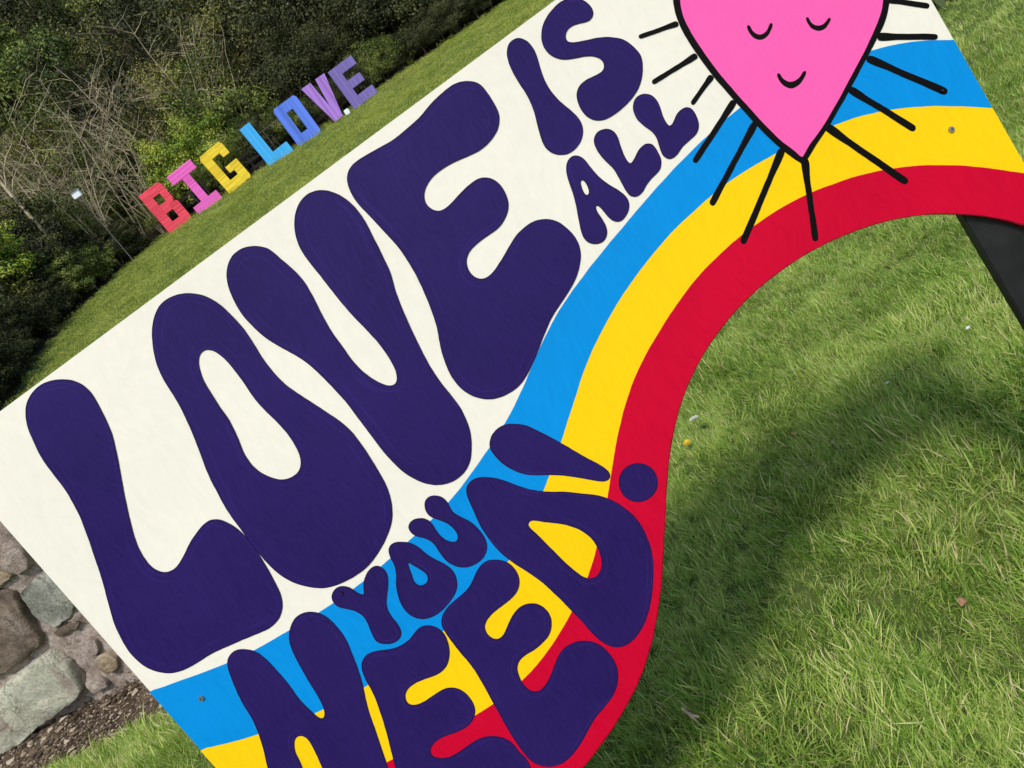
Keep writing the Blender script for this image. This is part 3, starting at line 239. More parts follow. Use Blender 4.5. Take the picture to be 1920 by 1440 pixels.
mt = Mat('ground_soil_and_turf', 0.95, 0.2)
p = mt.pos()
n1 = mt.noise(p, 1.3, 5); n2 = mt.noise(p, 9, 6, 0.65); n3 = mt.noise(p, 60, 4, 0.7)
turf = mt.ramp(mt.math('ADD', mt.math('MULTIPLY', n2, .5), mt.math('MULTIPLY', n3, .5)), [(0.3, (0.030, 0.048, 0.010)), (0.5, (0.075, 0.115, 0.022)), (0.7, (0.13, 0.17, 0.042))])
soil = mt.ramp(mt.noise(p, 14, 8, 0.75), [(0.3, (0.030, 0.020, 0.013)), (0.5, (0.11, 0.078, 0.050)), (0.68, (0.24, 0.18, 0.125))])
litter = mt.ramp(n2, [(0.35, (0.012, 0.010, 0.006)), (0.65, (0.04, 0.032, 0.018))])
for nm in ('soil', 'litter'):
    at = gme.attributes.new(nm, 'FLOAT', 'POINT')
    X_, Y_ = GX.ravel(), GY.ravel()
    if nm == 'soil':
        q = (X_ - W0[0]) * WN[0] + (Y_ - W0[1]) * WN[1]; s = (X_ - W0[0]) * WD[0] + (Y_ - W0[1]) * WD[1]
        v = smoothstep(-0.68, -0.50, q + 0.10 * fnoise(X_, Y_, 3.0, 5)) * (1 - smoothstep(0.1, 0.3, q)) * (1 - smoothstep(2.6, 3.1, s))
        # bare earth beside the last letter
        e = np.exp(-(((X_ - 4.6) / 2.0) ** 2 + ((Y_ - 36.3) / 0.9) ** 2)); v = np.maximum(v, smoothstep(.3, .8, e))
    else:
        v = smoothstep(-0.2, 0.8, forest_d(X_, Y_))
    at.data.foreach_set('value', np.clip(v, 0, 1).astype(np.float32))
c = mt.mix(mt.attr('soil'), turf, soil)
c = mt.mix(mt.attr('litter'), c, litter)
mt.color(c); mt.bump(mt.noise(p, 40, 6, 0.7), 0.7, 0.02)
ground = link('ground', gme, None, [mt.m]); tag(ground, kind='structure')

# ------------------------------------------------------------------ grass
def grass_mat(name, far=False):
    m = Mat(name, 0.45, 0.22)
    p = m.pos(); v = m.attr('shade')
    patch = m.noise(p, 2.2 if not far else 0.45, 4, 0.6)
    fine = m.noise(p, 9 if not far else 2.0, 3, 0.6)
    hue = m.math('ADD', m.math('MULTIPLY', v, 0.46), m.math('ADD', m.math('MULTIPLY', patch, 0.38), m.math('MULTIPLY', fine, 0.22)))
    if far:
        st = [(0.25, (0.090, 0.150, 0.020)), (0.42, (0.205, 0.290, 0.036)), (0.56, (0.340, 0.405, 0.060)), (0.74, (0.50, 0.48, 0.12))]
    else:
        st = [(0.24, (0.055, 0.150, 0.018)), (0.38, (0.165, 0.310, 0.036)), (0.52, (0.320, 0.470, 0.078)), (0.68, (0.54, 0.62, 0.17)), (0.95, (0.72, 0.64, 0.34))]
    c = m.ramp(hue, st)
    m.color(c)
    tr = m.node('ShaderNodeBsdfTranslucent'); m.l.new(c, tr.inputs['Color'])
    ms = m.node('ShaderNodeMixShader'); ms.inputs[0].default_value = 0.28
    m.l.new(m.b.outputs[0], ms.inputs[1]); m.l.new(tr.outputs[0], ms.inputs[2]); m.l.new(ms.outputs[0], m.out.inputs['Surface'])
    return m.m

def tuft_mesh(name, n, radius, lmin, lmax, width, lean, seed, segs=3, dry=0.06):
    r = np.random.default_rng(seed)
    V, Lq, cnt, sh = [], [], [], []
    for i in range(n):
        a = r.uniform(0, 6.283); d = radius * math.sqrt(r.uniform())
        bx, by = d * math.cos(a), d * math.sin(a)
        L = r.uniform(lmin, lmax); w = width * r.uniform(0.6, 1.25)
        az = r.normal(0, 1.05); le = abs(r.normal(lean, 0.30)); le = min(le, 1.35)
        side = np.array([-math.sin(az), math.cos(az), 0]) * math.cos(r.uniform(-.6, .6)) + np.array([0, 0, 1]) * 0.0
        fwd = np.array([math.cos(az), math.sin(az), 0]); pnt = np.array([bx, by, -0.006]); base = len(V)
        th = le * 0.35; tw = r.uniform(-.5, .5)
        s = 1.0 if r.uniform() > dry else 1.9
        sv = np.clip(r.normal(0.5, 0.26), 0, 1) * 1.0 if s == 1 else r.uniform(1.1, 1.5)
        for k in range(segs + 1):
            t = k / segs
            ww = w * (1 - t ** 1.8) * 0.5
            sd_ = side * math.cos(tw * t) + fwd * math.sin(tw * t)
            if k < segs:
                V.append(pnt - sd_ * ww); V.append(pnt + sd_ * ww)
            else:
                V.append(pnt.copy())
            th = le * (0.35 + 1.0 * t)
            pnt = pnt + (fwd * math.sin(th) + np.array([0, 0, 1]) * math.cos(th)) * L / segs
        for k in range(segs - 1):
            Lq += [base + 2 * k, base + 2 * k + 1, base + 2 * k + 3, base + 2 * k + 2]; cnt.append(4)
        k = segs - 1
        Lq += [base + 2 * k, base + 2 * k + 1, base + 2 * segs]; cnt.append(3)
        sh += [sv] * (2 * segs + 1)
    me = npmesh(name, V, Lq, cnt, True)
    at = me.attributes.new('shade', 'FLOAT', 'POINT'); at.data.foreach_set('value', np.array(sh, np.float32))
    return me

def scatter(name, label, pts, rots, scl, protos, mat, kind='stuff', cat='grass'):
    """one stuff object whose geometry nodes set a prototype on every point"""
    col = bpy.data.collections.new(name + '_prototypes')      # never linked to the scene
    for i, me in enumerate(protos):
        me.materials.append(mat)
        o = bpy.data.objects.new('%s_tuft' % name, me); col.objects.link(o)
    me = bpy.data.meshes.new(name)
    me.vertices.add(len(pts)); me.vertices.foreach_set('co', np.asarray(pts, np.float32).ravel())
    a = me.attributes.new('rot', 'FLOAT_VECTOR', 'POINT'); a.data.foreach_set('vector', np.asarray(rots, np.float32).ravel())
    a = me.attributes.new('scl', 'FLOAT', 'POINT'); a.data.foreach_set('value', np.asarray(scl, np.float32))
    o = link(name, me)
    ng = bpy.data.node_groups.new(name, 'GeometryNodeTree')
    ng.interface.new_socket('Geometry', in_out='INPUT', socket_type='NodeSocketGeometry')
    ng.interface.new_socket('Geometry', in_out='OUTPUT', socket_type='NodeSocketGeometry')
    N = ng.nodes; K = ng.links
    gi, go = N.new('NodeGroupInput'), N.new('NodeGroupOutput')
    ci = N.new('GeometryNodeCollectionInfo'); ci.inputs['Collection'].default_value = col
    ci.inputs['Separate Children'].default_value = True; ci.inputs['Reset Children'].default_value = True
    ip = N.new('GeometryNodeInstanceOnPoints'); ip.inputs['Pick Instance'].default_value = True
    ra = N.new('GeometryNodeInputNamedAttribute'); ra.data_type = 'FLOAT_VECTOR'; ra.inputs[0].default_value = 'rot'
    sa = N.new('GeometryNodeInputNamedAttribute'); sa.data_type = 'FLOAT'; sa.inputs[0].default_value = 'scl'
    e2r = N.new('FunctionNodeEulerToRotation')
    rv = N.new('FunctionNodeRandomValue'); rv.data_type = 'INT'
    ints = [s for s in rv.inputs if s.type == 'INT']; ints[0].default_value = 0; ints[1].default_value = len(protos) - 1
    K.new(gi.outputs[0], ip.inputs['Points']); K.new(ci.outputs[0], ip.inputs['Instance'])
    K.new(ra.outputs[0], e2r.inputs[0]); K.new(e2r.outputs[0], ip.inputs['Rotation'])
    K.new(sa.outputs[0], ip.inputs['Scale'])
    K.new([s for s in rv.outputs if s.type == 'INT'][0], ip.inputs['Instance Index'])
    K.new(ip.outputs[0], go.inputs[0])
    md = o.modifiers.new('scatter', 'NODES'); md.node_group = ng
    tag(o, label, None, None, kind)
    return o

def pts_in(n, x0, x1, y0, y1, seed, keep):
    r = np.random.default_rng(seed)
    x = r.uniform(x0, x1, n); y = r.uniform(y0, y1, n)
    k = keep(x, y, r); x, y = x[k], y[k]
    return x, y, r

def ok_ground(x, y):
    q = (x - W0[0]) * WN[0] + (y - W0[1]) * WN[1]; s = (x - W0[0]) * WD[0] + (y - W0[1]) * WD[1]
    bad = (q > -0.53 - 0.10 * fnoise(x, y, 3.0, 5)) & (q < 0.28) & (s < 2.9)
    return ~bad

def near_grass(name, label, n, x0, x1, y0, y1, seed, base, protos, mat, excl=None):
    x, y, r = pts_in(n, x0, x1, y0, y1, seed, lambda x, y, r: ok_ground(x, y) & (forest_d(x, y) < 0.2) & ((excl(x, y) == False) if excl else True))
    f = fnoise(x, y, 2.1, 2); g = fnoise(x, y, 6.5, 4)
    z = height(x, y)
    sc = base * np.clip(1 + 0.55 * f + 0.70 * g, 0.74, 1.8) * r.uniform(0.75, 1.25, len(x))
    lean = 0.28
    rot = np.stack([r.normal(0.0, lean, len(x)), r.normal(0.0, lean, len(x)), r.uniform(0, 6.283, len(x))], -1)
    # combed look: neighbouring tufts lean the same way
    az = 4.5 * fnoise(x, y, 1.5, 8) + 2.2 * fnoise(x, y, 5.0, 12) + 2.2
    rot[:, 2] = az + r.normal(0, 0.55, len(x))
    return scatter(name, label, np.stack([x, y, z], -1), rot, sc, protos, mat)

gm = grass_mat('grass_blades'); gmf = grass_mat('grass_blades_far', True)
P_near = [tuft_mesh('t%d' % i, 26, 0.045, 0.032, 0.082, 0.0036, 0.88, 50 + i) for i in range(6)]
P_near += [tuft_mesh('tb%d' % i, 12, 0.032, 0.055, 0.115, 0.0058, 0.72, 80 + i, 4) for i in range(4)]
near_grass('grass', 'short uneven green grass growing around the painted board', 62000, -1.2, 3.3, 0.5, 4.1, 1, 0.55, P_near, gm)
in_a = lambda x, y: (x > -1.2) & (x < 3.3) & (y > 0.5) & (y < 4.1)
P_mid = [tuft_mesh('m%d' % i, 30, 0.07, 0.035, 0.085, 0.0042, 0.7, 20 + i) for i in range(5)]
near_grass('grass', 'green grass at the foot of the stone wall and across the near lawn', 52000, -5, 8, -1.0, 9.0, 2, 0.62, P_mid, gm, in_a)
P_foot = [tuft_mesh('w%d' % i, 26, 0.05, 0.035, 0.085, 0.0036, 0.85, 140 + i) for i in range(4)]
near_grass('grass', 'long tufts of green grass beside the earth strip below the stone wall', 9000, -3.4, -1.2, 2.4, 4.1, 6, 0.8, P_foot, gm)
P_far = [tuft_mesh('f%d' % i, 75, 0.34, 0.03, 0.075, 0.012, 0.9, 30 + i, 2) for i in range(5)]
near_grass('grass', 'mown green lawn rising towards the coloured letters', 42000, -17, 26, 9.0, 38.5, 3, 0.72, P_far, gmf)

# ------------------------------------------------------------------ stone wall
wall = empty('stone_wall', (W0[0], W0[1], 0), math.atan2(WD[1], WD[0]))
tag(wall, 'old rubble stone wall with pink mortar standing left behind the painted board', 'wall')
# local x = along, y = behind, z = up, faces at y<0
def rock_mat(name, stops, sc=9, bmp=0.8):
    m = Mat(name, 0.92, 0.25); p = m.pos()
    n = m.noise(p, sc, 8, 0.70, 0.0); n2 = m.noise(p, sc * 9, 8, 0.75)
    c = m.ramp(n, stops)
    c = m.mix(0.5, c, m.ramp(n2, [(0.34, (0.30, 0.27, 0.22)), (0.52, (1, 1, 1))]), 'MULTIPLY')
    c = m.mix(m.ramp(m.noise(p, sc * .7, 4, .5), [(0.56, (0, 0, 0)), (0.68, (1, 1, 1))]), c, m.ramp(n2, [(0.3, (.20, .15, .12)), (0.7, (.46, .40, .33))]))
    vo = m.node('ShaderNodeTexVoronoi', feature='DISTANCE_TO_EDGE'); vo.inputs['Scale'].default_value = sc * 0.9
    m.l.new(m.mix(0.35, p, m.noise(p, sc * .8, 5, .7, 0, 1)), vo.inputs['Vector'])
    crack = m.ramp(vo.outputs['Distance'], [(0.0, (0.30, 0.27, 0.23)), (0.022, (1, 1, 1))])
    c = m.mix(m.ramp(m.noise(p, sc * .5, 2), [(0.45, (0, 0, 0)), (0.6, (.8, .8, .8))]), c, m.mix(1.0, c, crack, 'MULTIPLY'))
    m.color(c); m.bump(m.math('ADD', m.math('MULTIPLY', crack, .4), m.math('ADD', n, m.math('MULTIPLY', n2, 0.5))), bmp, 0.03); return m.m
R_grey = rock_mat('greenish_grey_stone', [(0.3, (0.34, 0.33, 0.25)), (0.5, (0.50, 0.50, 0.39)), (0.7, (0.64, 0.61, 0.48))], 6)
R_dark = rock_mat('dark_brown_stone', [(0.3, (0.095, 0.070, 0.051)), (0.5, (0.203, 0.155, 0.115)), (0.7, (0.365, 0.297, 0.230))], 8)
R_slate = rock_mat('slate_grey_stone', [(0.3, (0.192, 0.192, 0.160)), (0.5, (0.320, 0.328, 0.272)), (0.7, (0.496, 0.480, 0.400))], 7)
R_tan = rock_mat('tan_stone', [(0.3, (0.225, 0.163, 0.100)), (0.5, (0.413, 0.325, 0.213)), (0.7, (0.562, 0.463, 0.325))], 9)
R_pink = rock_mat('pinkish_mortar', [(0.3, (0.26, 0.19, 0.15)), (0.48, (0.52, 0.42, 0.35)), (0.66, (0.72, 0.62, 0.54))], 13, 1.0)
def mortar_surface(s, z):
    v = -0.012 + 0.022 * noise.noise((s * 5, z * 5, 1)) + 0.02 * noise.noise((s * 13, z * 13, 2)) + 0.013 * noise.noise((s * 32, z * 32, 3))
    return v
s0, s1, wt = -5.5, 2.75, 1.16
sx = np.concatenate([np.linspace(s0, -.4, 60, endpoint=False), np.linspace(-.4, s1, 150)]); sz = np.linspace(-0.05, wt, 60)
V = []; 
for zz in sz:
    for ss in sx: V.append((ss, mortar_surface(ss, zz) - 0.0, zz))
nxx = len(sx); nzz = len(sz)
ii = np.arange(nxx * nzz).reshape(nzz, nxx)
Q = np.stack([ii[:-1, :-1], ii[:-1, 1:], ii[1:, 1:], ii[1:, :-1]], -1).reshape(-1, 4).tolist()
b0 = len(V)
V += [(ss, 0.36, wt) for ss in sx] + [(s1, 0.36, zz) for zz in sz]
for k in range(nxx - 1): Q.append([ii[-1, k], ii[-1, k + 1], b0 + k + 1, b0 + k])
for k in range(nzz - 1): Q.append([ii[k, -1], b0 + nxx + k, b0 + nxx + k + 1, ii[k + 1, -1]])
link('mortar', npmesh('mortar', V, np.array(Q), 4, True), wall, [R_pink])

def stone(poly, mat, proud, seed, cells=0.022, name='stone', parent=wall):
    """irregular rounded stone face standing proud of the mortar"""
    ring = []
    for i in range(len(poly)):
        a, b = Vector(poly[i]), Vector(poly[(i + 1) % len(poly)]); k = max(2, int((b - a).length / 0.03))
        ring += [tuple(a.lerp(b, t / k)) for t in range(k)]
    m_ = len(ring)
    ring = [((ring[i - 1][0] + 6 * ring[i][0] + ring[(i + 1) % m_][0]) / 8, (ring[i - 1][1] + 6 * ring[i][1] + ring[(i + 1) % m_][1]) / 8) for i in range(m_)]
    ring = [(a + .010 * noise.noise((a * 30, b * 30, seed)), b + .010 * noise.noise((a * 30, b * 30, seed + 5))) for a, b in ring]
    proud = proud * 0.85 + 0.012
    cx = sum(a for a, b in ring) / len(ring); cz = sum(b for a, b in ring) / len(ring)
    n = len(ring); V = []; Fc = []
    levels = [(1.0, 0.05), (1.0, -proud * 0.55), (0.99, -proud * 0.92), (0.955, -proud), (0.74, -proud * 0.97), (0.5, -proud * 1.10), (0.25, -proud * 1.1)]
    for k, (sc, y) in enumerate(levels):
        for i, (a, b) in enumerate(ring):
            jx = 0.010 * noise.noise((a * 18, b * 18, seed)) if k < 3 else 0
            X = cx + (a - cx) * sc + jx; Z = cz + (b - cz) * sc + jx
            yy = y if k == 0 else y + 0.03 * noise.noise((X * 4, Z * 4, seed + 9)) * (k > 2) * 0.5 + 0.010 * noise.noise((X * 9, Z * 9, seed + 3)) + 0.006 * noise.noise((X * 33, Z * 33, seed))
            V.append((X, yy, Z))
    V.append((cx, -proud * 1.1 + 0.012 * noise.noise((cx * 9, cz * 9, seed + 3)), cz))
    cnt = []
    for k in range(len(levels) - 1):
        for i in range(n):
            j = (i + 1) % n; Fc += [k * n + i, (k + 1) * n + i, (k + 1) * n + j, k * n + j]; cnt.append(4)
    k = len(levels) - 1
    for i in range(n): Fc += [k * n + i, len(V) - 1, k * n + (i + 1) % n]; cnt.append(3)
    me = npmesh(name, V, Fc, cnt, True)
    return link(name, me, parent, [mat])
hero = [([(0.433, 0.356), (0.564, 0.388), (0.787, 0.41), (0.947, 0.421), (0.998, 0.326), (0.994, 0.246), (0.957, 0.154), (0.895, 0.13), (0.72, 0.105), (0.551, 0.09), (0.397, 0.064), (0.228, 0.027), (0.06, 0.02), (-0.02, 0.10), (0.10, 0.29), (0.25, 0.345)], R_grey, 0.075),
 ([(1.002, 0.824), (1.073, 0.823), (1.097, 0.771), (1.058, 0.678), (1.028, 0.604), (1.015, 0.518), (0.972, 0.475), (0.884, 0.455), (0.771, 0.447), (0.646, 0.443), (0.55, 0.452), (0.40, 0.47), (0.50, 0.66), (0.72, 0.80), (0.86, 0.825)], R_dark, 0.05),
 ([(1.123, 0.757), (1.20, 0.775), (1.31, 0.783), (1.40, 0.72), (1.38, 0.6), (1.273, 0.528), (1.185, 0.518), (1.083, 0.515), (1.08, 0.562), (1.083, 0.639)], R_slate, 0.035),
 ([(1.137, 0.899), (1.191, 0.851), (1.134, 0.839), (1.011, 0.838), (0.85, 0.85), (0.80, 0.92), (0.973, 0.966), (1.078, 0.957)], R_tan, 0.05),
 ([(1.243, 1.022), (1.33, 0.965), (1.35, 0.922), (1.306, 0.842), (1.229, 0.838), (1.195, 0.883), (1.138, 0.936), (1.088, 0.988), (1.10, 1.067), (1.185, 1.10)], R_pink, 0.045),
 ([(1.077, 0.498), (1.193, 0.501), (1.26, 0.485), (1.21, 0.449), (1.085, 0.454)], R_dark, 0.025),
 ([(1.159, 0.267), (1.231, 0.256), (1.25, 0.21), (1.21, 0.145), (1.129, 0.161), (1.116, 0.208)], R_tan, 0.03),
 ([(1.03, 0.213), (1.085, 0.18), (1.08, 0.089), (0.968, 0.091), (0.962, 0.151)], R_pink, 0.03),
 ([(1.172, 0.381), (1.242, 0.369), (1.232, 0.296), (1.16, 0.28), (1.125, 0.313)], R_pink, 0.035)]
for k, (poly, m_, pr) in enumerate(hero):
    stone(poly, m_, pr, k * 3.1)
rr = random.Random(5)
def inside(x, z, poly):
    c = False
    for i in range(len(poly)):
        (x1, z1), (x2, z2) = poly[i - 1], poly[i]
        if (z1 > z) != (z2 > z) and x < (x2 - x1) * (z - z1) / (z2 - z1) + x1: c = not c
    return c
n_small = 0
while n_small < 70:          # little stones pressed into the mortar joints
    x, z, s_ = rr.uniform(0.75, 1.45), rr.uniform(0.02, 1.14), rr.uniform(0.007, 0.022)
    if any(inside(x + dx, z + dz, hp[0]) for hp in hero for dx in (-s_, 0, s_) for dz in (-s_, 0, s_)): continue
    poly = [(x + s_ * rr.uniform(.6, 1.2) * math.cos(a), z + s_ * .7 * rr.uniform(.6, 1.2) * math.sin(a)) for a in (0, 1.1, 2.2, 3.2, 4.3, 5.3)]
    stone(poly, rr.choice((R_tan, R_dark, R_pink, R_pink)), -0.002 + s_ * .3, rr.uniform(0, 99)); n_small += 1
def course(sa, sb, z0, z1):
    z = z0
    while z < z1 - 0.05:
        h = rr.choice((0.10, 0.14, 0.19, 0.25)); h = min(h, z1 - z)
        s = sa + rr.uniform(0, .1)
        while s < sb - 0.1:
            w = rr.uniform(0.14, 0.5); w = min(w, sb - s)
            if w > 0.08 and h > 0.06:
                g = 0.018; j = lambda: rr.uniform(-0.018, 0.018)
                poly = [(s + g + j() + .01, z + g + j() * .5), (s + w / 2 + j(), z + g * .6 + j() * .6), (s + w - g + j(), z + g + j() * .5), (s + w - g * .6 + j() * .5, z + h / 2),
                        (s + w - g + j() - .01, z + h - g + j() * .5), (s + w / 2 + j(), z + h - g * .6 + j() * .6), (s + g + j(), z + h - g + j() * .5), (s + g * .6 + j() * .5, z + h / 2)]
                stone(poly, rr.choice((R_grey, R_dark, R_slate, R_tan, R_tan)), rr.uniform(0.025, 0.07), rr.uniform(0, 99))
            s += w
        z += h
course(-5.5, -0.05, 0.0, wt); course(1.46, s1, 0.0, wt); course(-0.05, 0.75, 0.88, wt); course(0.0, 0.44, 0.42, 0.86)
course(0.98, 1.46, 1.02, wt) if False else None
# broken stone chips and crumbs along the foot of the wall
def chips(n, seed):
    r = np.random.default_rng(seed); V = []; Fc = []; 
    for i in range(n):
        s = r.uniform(-3, 2.7); q = -r.beta(1.3, 1.6) * 0.62; c0 = W0 + WD * s + WN * q
        sz_ = r.uniform(0.003, 0.009) if r.uniform() < .96 else r.uniform(0.010, 0.028)
        z = height(c0[0], c0[1]) + sz_ * 0.3
        b = len(V)
        for k in range(6):
            d = [(1, 0, 0), (-1, 0, 0), (0, 1, 0), (0, -1, 0), (0, 0, 1), (0, 0, -1)][k]
            V.append((c0[0] + (d[0] + r.uniform(-.4, .4)) * sz_, c0[1] + (d[1] + r.uniform(-.4, .4)) * sz_, z + (d[2] * .6 + r.uniform(-.2, .2)) * sz_))
        for t in ((0, 2, 4), (2, 1, 4), (1, 3, 4), (3, 0, 4), (2, 0, 5), (1, 2, 5), (3, 1, 5), (0, 3, 5)): Fc += [b + t[0], b + t[1], b + t[2]]
    return npmesh('gravel', V, Fc, 3)
mc = Mat('stone_chips', 0.9, 0.2); geo_ = mc.node('ShaderNodeNewGeometry')
mc.color(mc.ramp(geo_.outputs['Random Per Island'], [(0.0, (0.030, 0.020, 0.014)), (0.5, (0.085, 0.060, 0.040)), (0.8, (0.20, 0.15, 0.095)), (1.0, (0.48, 0.40, 0.30))]))
tag(link('gravel', chips(17000, 4), None, [mc.m]), 'crumbled stone chips and earth along the foot of the wall', None, None, 'stuff')

# ------------------------------------------------------------------ painted board
ART = json.loads(ART_JSON)
board = empty('painted_board', BP)
board.matrix_world = Matrix(((BX.x, BY.x, BN.x, BP.x), (BX.y, BY.y, BN.y, BP.y), (BX.z, BY.z, BN.z, BP.z), (0, 0, 0, 1)))
tag(board, 'large white wooden board painted with purple bubble lettering, rainbow stripes and a smiling pink heart', 'sign')

def paint(name, rgb, rough=0.42, var=0.10, streak=(60, 9), coat=0.0, bump=0.12):
    m = Mat(name, rough, 0.10)
    o = m.obj(); d = m.noise(o, 5.0, 3, 0.5, 0.0, 1)
    vec = m.mix(0.10, o, d)
    st = m.noise(m.mapping(vec, (streak[0], streak[1], 1), (0, 0, rad(35))), 3.0, 5, 0.65)
    blotch = m.noise(o, 4.0, 4, 0.6)
    c0 = tuple(q * 0.88 for q in lin(*rgb))
    lo = tuple(c0[i] * (1 - var) for i in range(3)); hi = tuple(min(1, c0[i] * (1 + var) + var * 0.01) for i in range(3))
    c = m.ramp(m.math('ADD', m.math('MULTIPLY', st, 0.55), m.math('MULTIPLY', blotch, 0.45)), [(0.32, lo), (0.68, hi)])
    m.color(c)
    m.bump(st, bump, 0.0006)
    m.b.inputs['Coat Weight'].default_value = coat; m.b.inputs['Coat Roughness'].default_value = 0.35
    r = m.ramp(st, [(0.3, (rough - .08,) * 3), (0.7, (rough + .12,) * 3)]); m.l.new(r, m.b.inputs['Roughness'])
    return m.m
M_white = paint('cream_white_paint', (240, 235, 219), 0.55, 0.05, (30, 14), 0, 0.3)
M_blue = paint('blue_paint', (0, 141, 218), 0.5, 0.09, (70, 8), 0, .3)
M_yel = paint('yellow_paint', (250, 206, 14), 0.45, 0.06, (70, 8), 0, .3)
M_red = paint('red_paint', (202, 0, 46), 0.5, 0.09, (70, 8), 0, .3)
M_pur = paint('purple_paint', (40, 26, 90), 0.34, 0.2, (150, 11), 0.0, 0.25)
M_pout = paint('dark_purple_edge_paint', (36, 18, 66), 0.40, 0.08)
M_pstr = paint('light_purple_brush_lines', (58, 40, 120), 0.4, 0.15)
M_rrim = paint('dark_red_edge', (120, 0, 26), 0.5, 0.1)
M_blk = paint('black_paint', (8, 6, 7), 0.55, 0.1)
M_pnk = paint('pink_paint', (252, 98, 176), 0.5, 0.055, (70, 8), 0, .3)
mb = Mat('black_board', 0.42, 0.4); mb.color(mb.ramp(mb.noise(mb.obj(), 30, 5), [(0.3, (0.008, 0.008, 0.009)), (0.7, (0.016, 0.016, 0.017))])); mb.bump(mb.noise(mb.obj(), 200, 3), 0.1, 0.001)

MM = 0.001
def mm2(pts, z): return [(a * MM, b * MM, z) for a, b in pts]
def wob(r): return [(a + 0.55 * noise.noise((a * .035, b * .035, 1)) + .25 * noise.noise((a * .12, b * .12, 4)), b + 0.55 * noise.noise((a * .035, b * .035, 9)) + .25 * noise.noise((a * .12, b * .12, 7))) if -740 < a < 785 and b > -400 else (a, b) for a, b in r]
def sheet(name, rings, z, mat, parent=board, label=None):
    rings = [wob(r) for r in rings]
    polys = [[Vector((a * MM, b * MM, 0)) for a, b in r] for r in rings]
    tris = tessellate_polygon(polys)
    flat = [v for r in polys for v in r]
    V = [(v.x, v.y, z) for v in flat]
    T = []
    for t in tris:
        a, b, c_ = (flat[i] for i in t)
        if (b - a).cross(c_ - a).z < 0: t = (t[0], t[2], t[1])
        T += list(t)
    o = link(name, npmesh(name, V, T, 3), parent, [mat])
    if label: o['label'] = label
    return o
def rim(rings, z, w, mat, parent):
    """thin darker brushed line just inside an outline"""
    V = []; Fc = []
    rings = [wob(r) for r in rings]
    for r in rings:
        P = np.array(r, float); n = len(P)
        tn = np.roll(P, -1, 0) - np.roll(P, 1, 0); tn /= np.maximum(np.linalg.norm(tn, axis=1), 1e-6)[:, None]
        nr = np.stack([tn[:, 1], -tn[:, 0]], -1)
        area = 0.5 * np.sum(P[:, 0] * np.roll(P[:, 1], -1) - np.roll(P[:, 0], -1) * P[:, 1])
        inward = nr if area < 0 else -nr
        if r is not rings[0]: inward = -inward
        ww = np.array([w * (0.8 + 0.7 * noise.noise((p[0] * .02, p[1] * .02, 5))) for p in P])[:, None]
        Q_ = P + inward * ww
        b = len(V)
        for a, c_ in zip(P, Q_): V += [(a[0] * MM, a[1] * MM, z), (c_[0] * MM, c_[1] * MM, z)]
        for i in range(n):
            j = (i + 1) % n; Fc += [b + 2 * i, b + 2 * j, b + 2 * j + 1, b + 2 * i + 1]
    return link('painted_outline', npmesh('painted_outline', V, Fc, 4), parent, [mat])

def brush_lines(rings, z, nline, parent):
    """broken hair-thin ridges the brush left while following the outline"""
    V = []; Fc = []
    for ri, r in enumerate(rings):
        P = np.array(wob(r), float); n = len(P)
        tn = np.roll(P, -3, 0) - np.roll(P, 3, 0); tn /= np.maximum(np.linalg.norm(tn, axis=1), 1e-6)[:, None]
        area = 0.5 * np.sum(P[:, 0] * np.roll(P[:, 1], -1) - np.roll(P[:, 0], -1) * P[:, 1])
        inw = np.stack([tn[:, 1], -tn[:, 0]], -1) * (1 if area < 0 else -1) * (1 if ri == 0 else -1)
        for l in range(nline):
            off = 3.2 + l * 3.1 + random.uniform(-.5, .5)
            for i in range(n):
                j = (i + 1) % n
                a = noise.noise((P[i][0] * .012, P[i][1] * .012, 3.3 * l + ri)) - 0.16; c2 = noise.noise((P[j][0] * .012, P[j][1] * .012, 3.3 * l + ri)) - 0.16
                if a <= 0 or c2 <= 0 or inw[i].dot(inw[j]) < .97: continue
                o1 = off + 1.2 * noise.noise((P[i][0] * .03, P[i][1] * .03, l)); o2 = off + 1.2 * noise.noise((P[j][0] * .03, P[j][1] * .03, l))
                w1, w2 = min(.34, a * 2.4), min(.34, c2 * 2.4); b = len(V)
                A, B = P[i] + inw[i] * o1, P[j] + inw[j] * o2
                V += [(*(A - inw[i] * w1) * MM, z), (*(A + inw[i] * w1) * MM, z), (*(B + inw[j] * w2) * MM, z), (*(B - inw[j] * w2) * MM, z)]
                Fc += [b, b + 1, b + 2, b + 3] if (ri == 0) == (area < 0) else [b, b + 3, b + 2, b + 1]
    if Fc: link('brush_lines', npmesh('brush_lines', V, Fc, 4), parent, [M_pstr])['kind'] = 'stuff'

TL, TR = (-756.5, 409.7), (804.2, 409.7)
LX = -754.5
edge = soften(catmull(ART['EDGE'], False, 4.0), False, 30)
edge = [(804.2, -325.0)] + edge[1:]
edge_full = edge + [(-700.0, -565.0), (-750.0, -540.0)]
outline = [TL] + edge_full[::-1][:0] + [TR] + edge_full       # clockwise: top left, top right, arch, bottom, back up the left edge
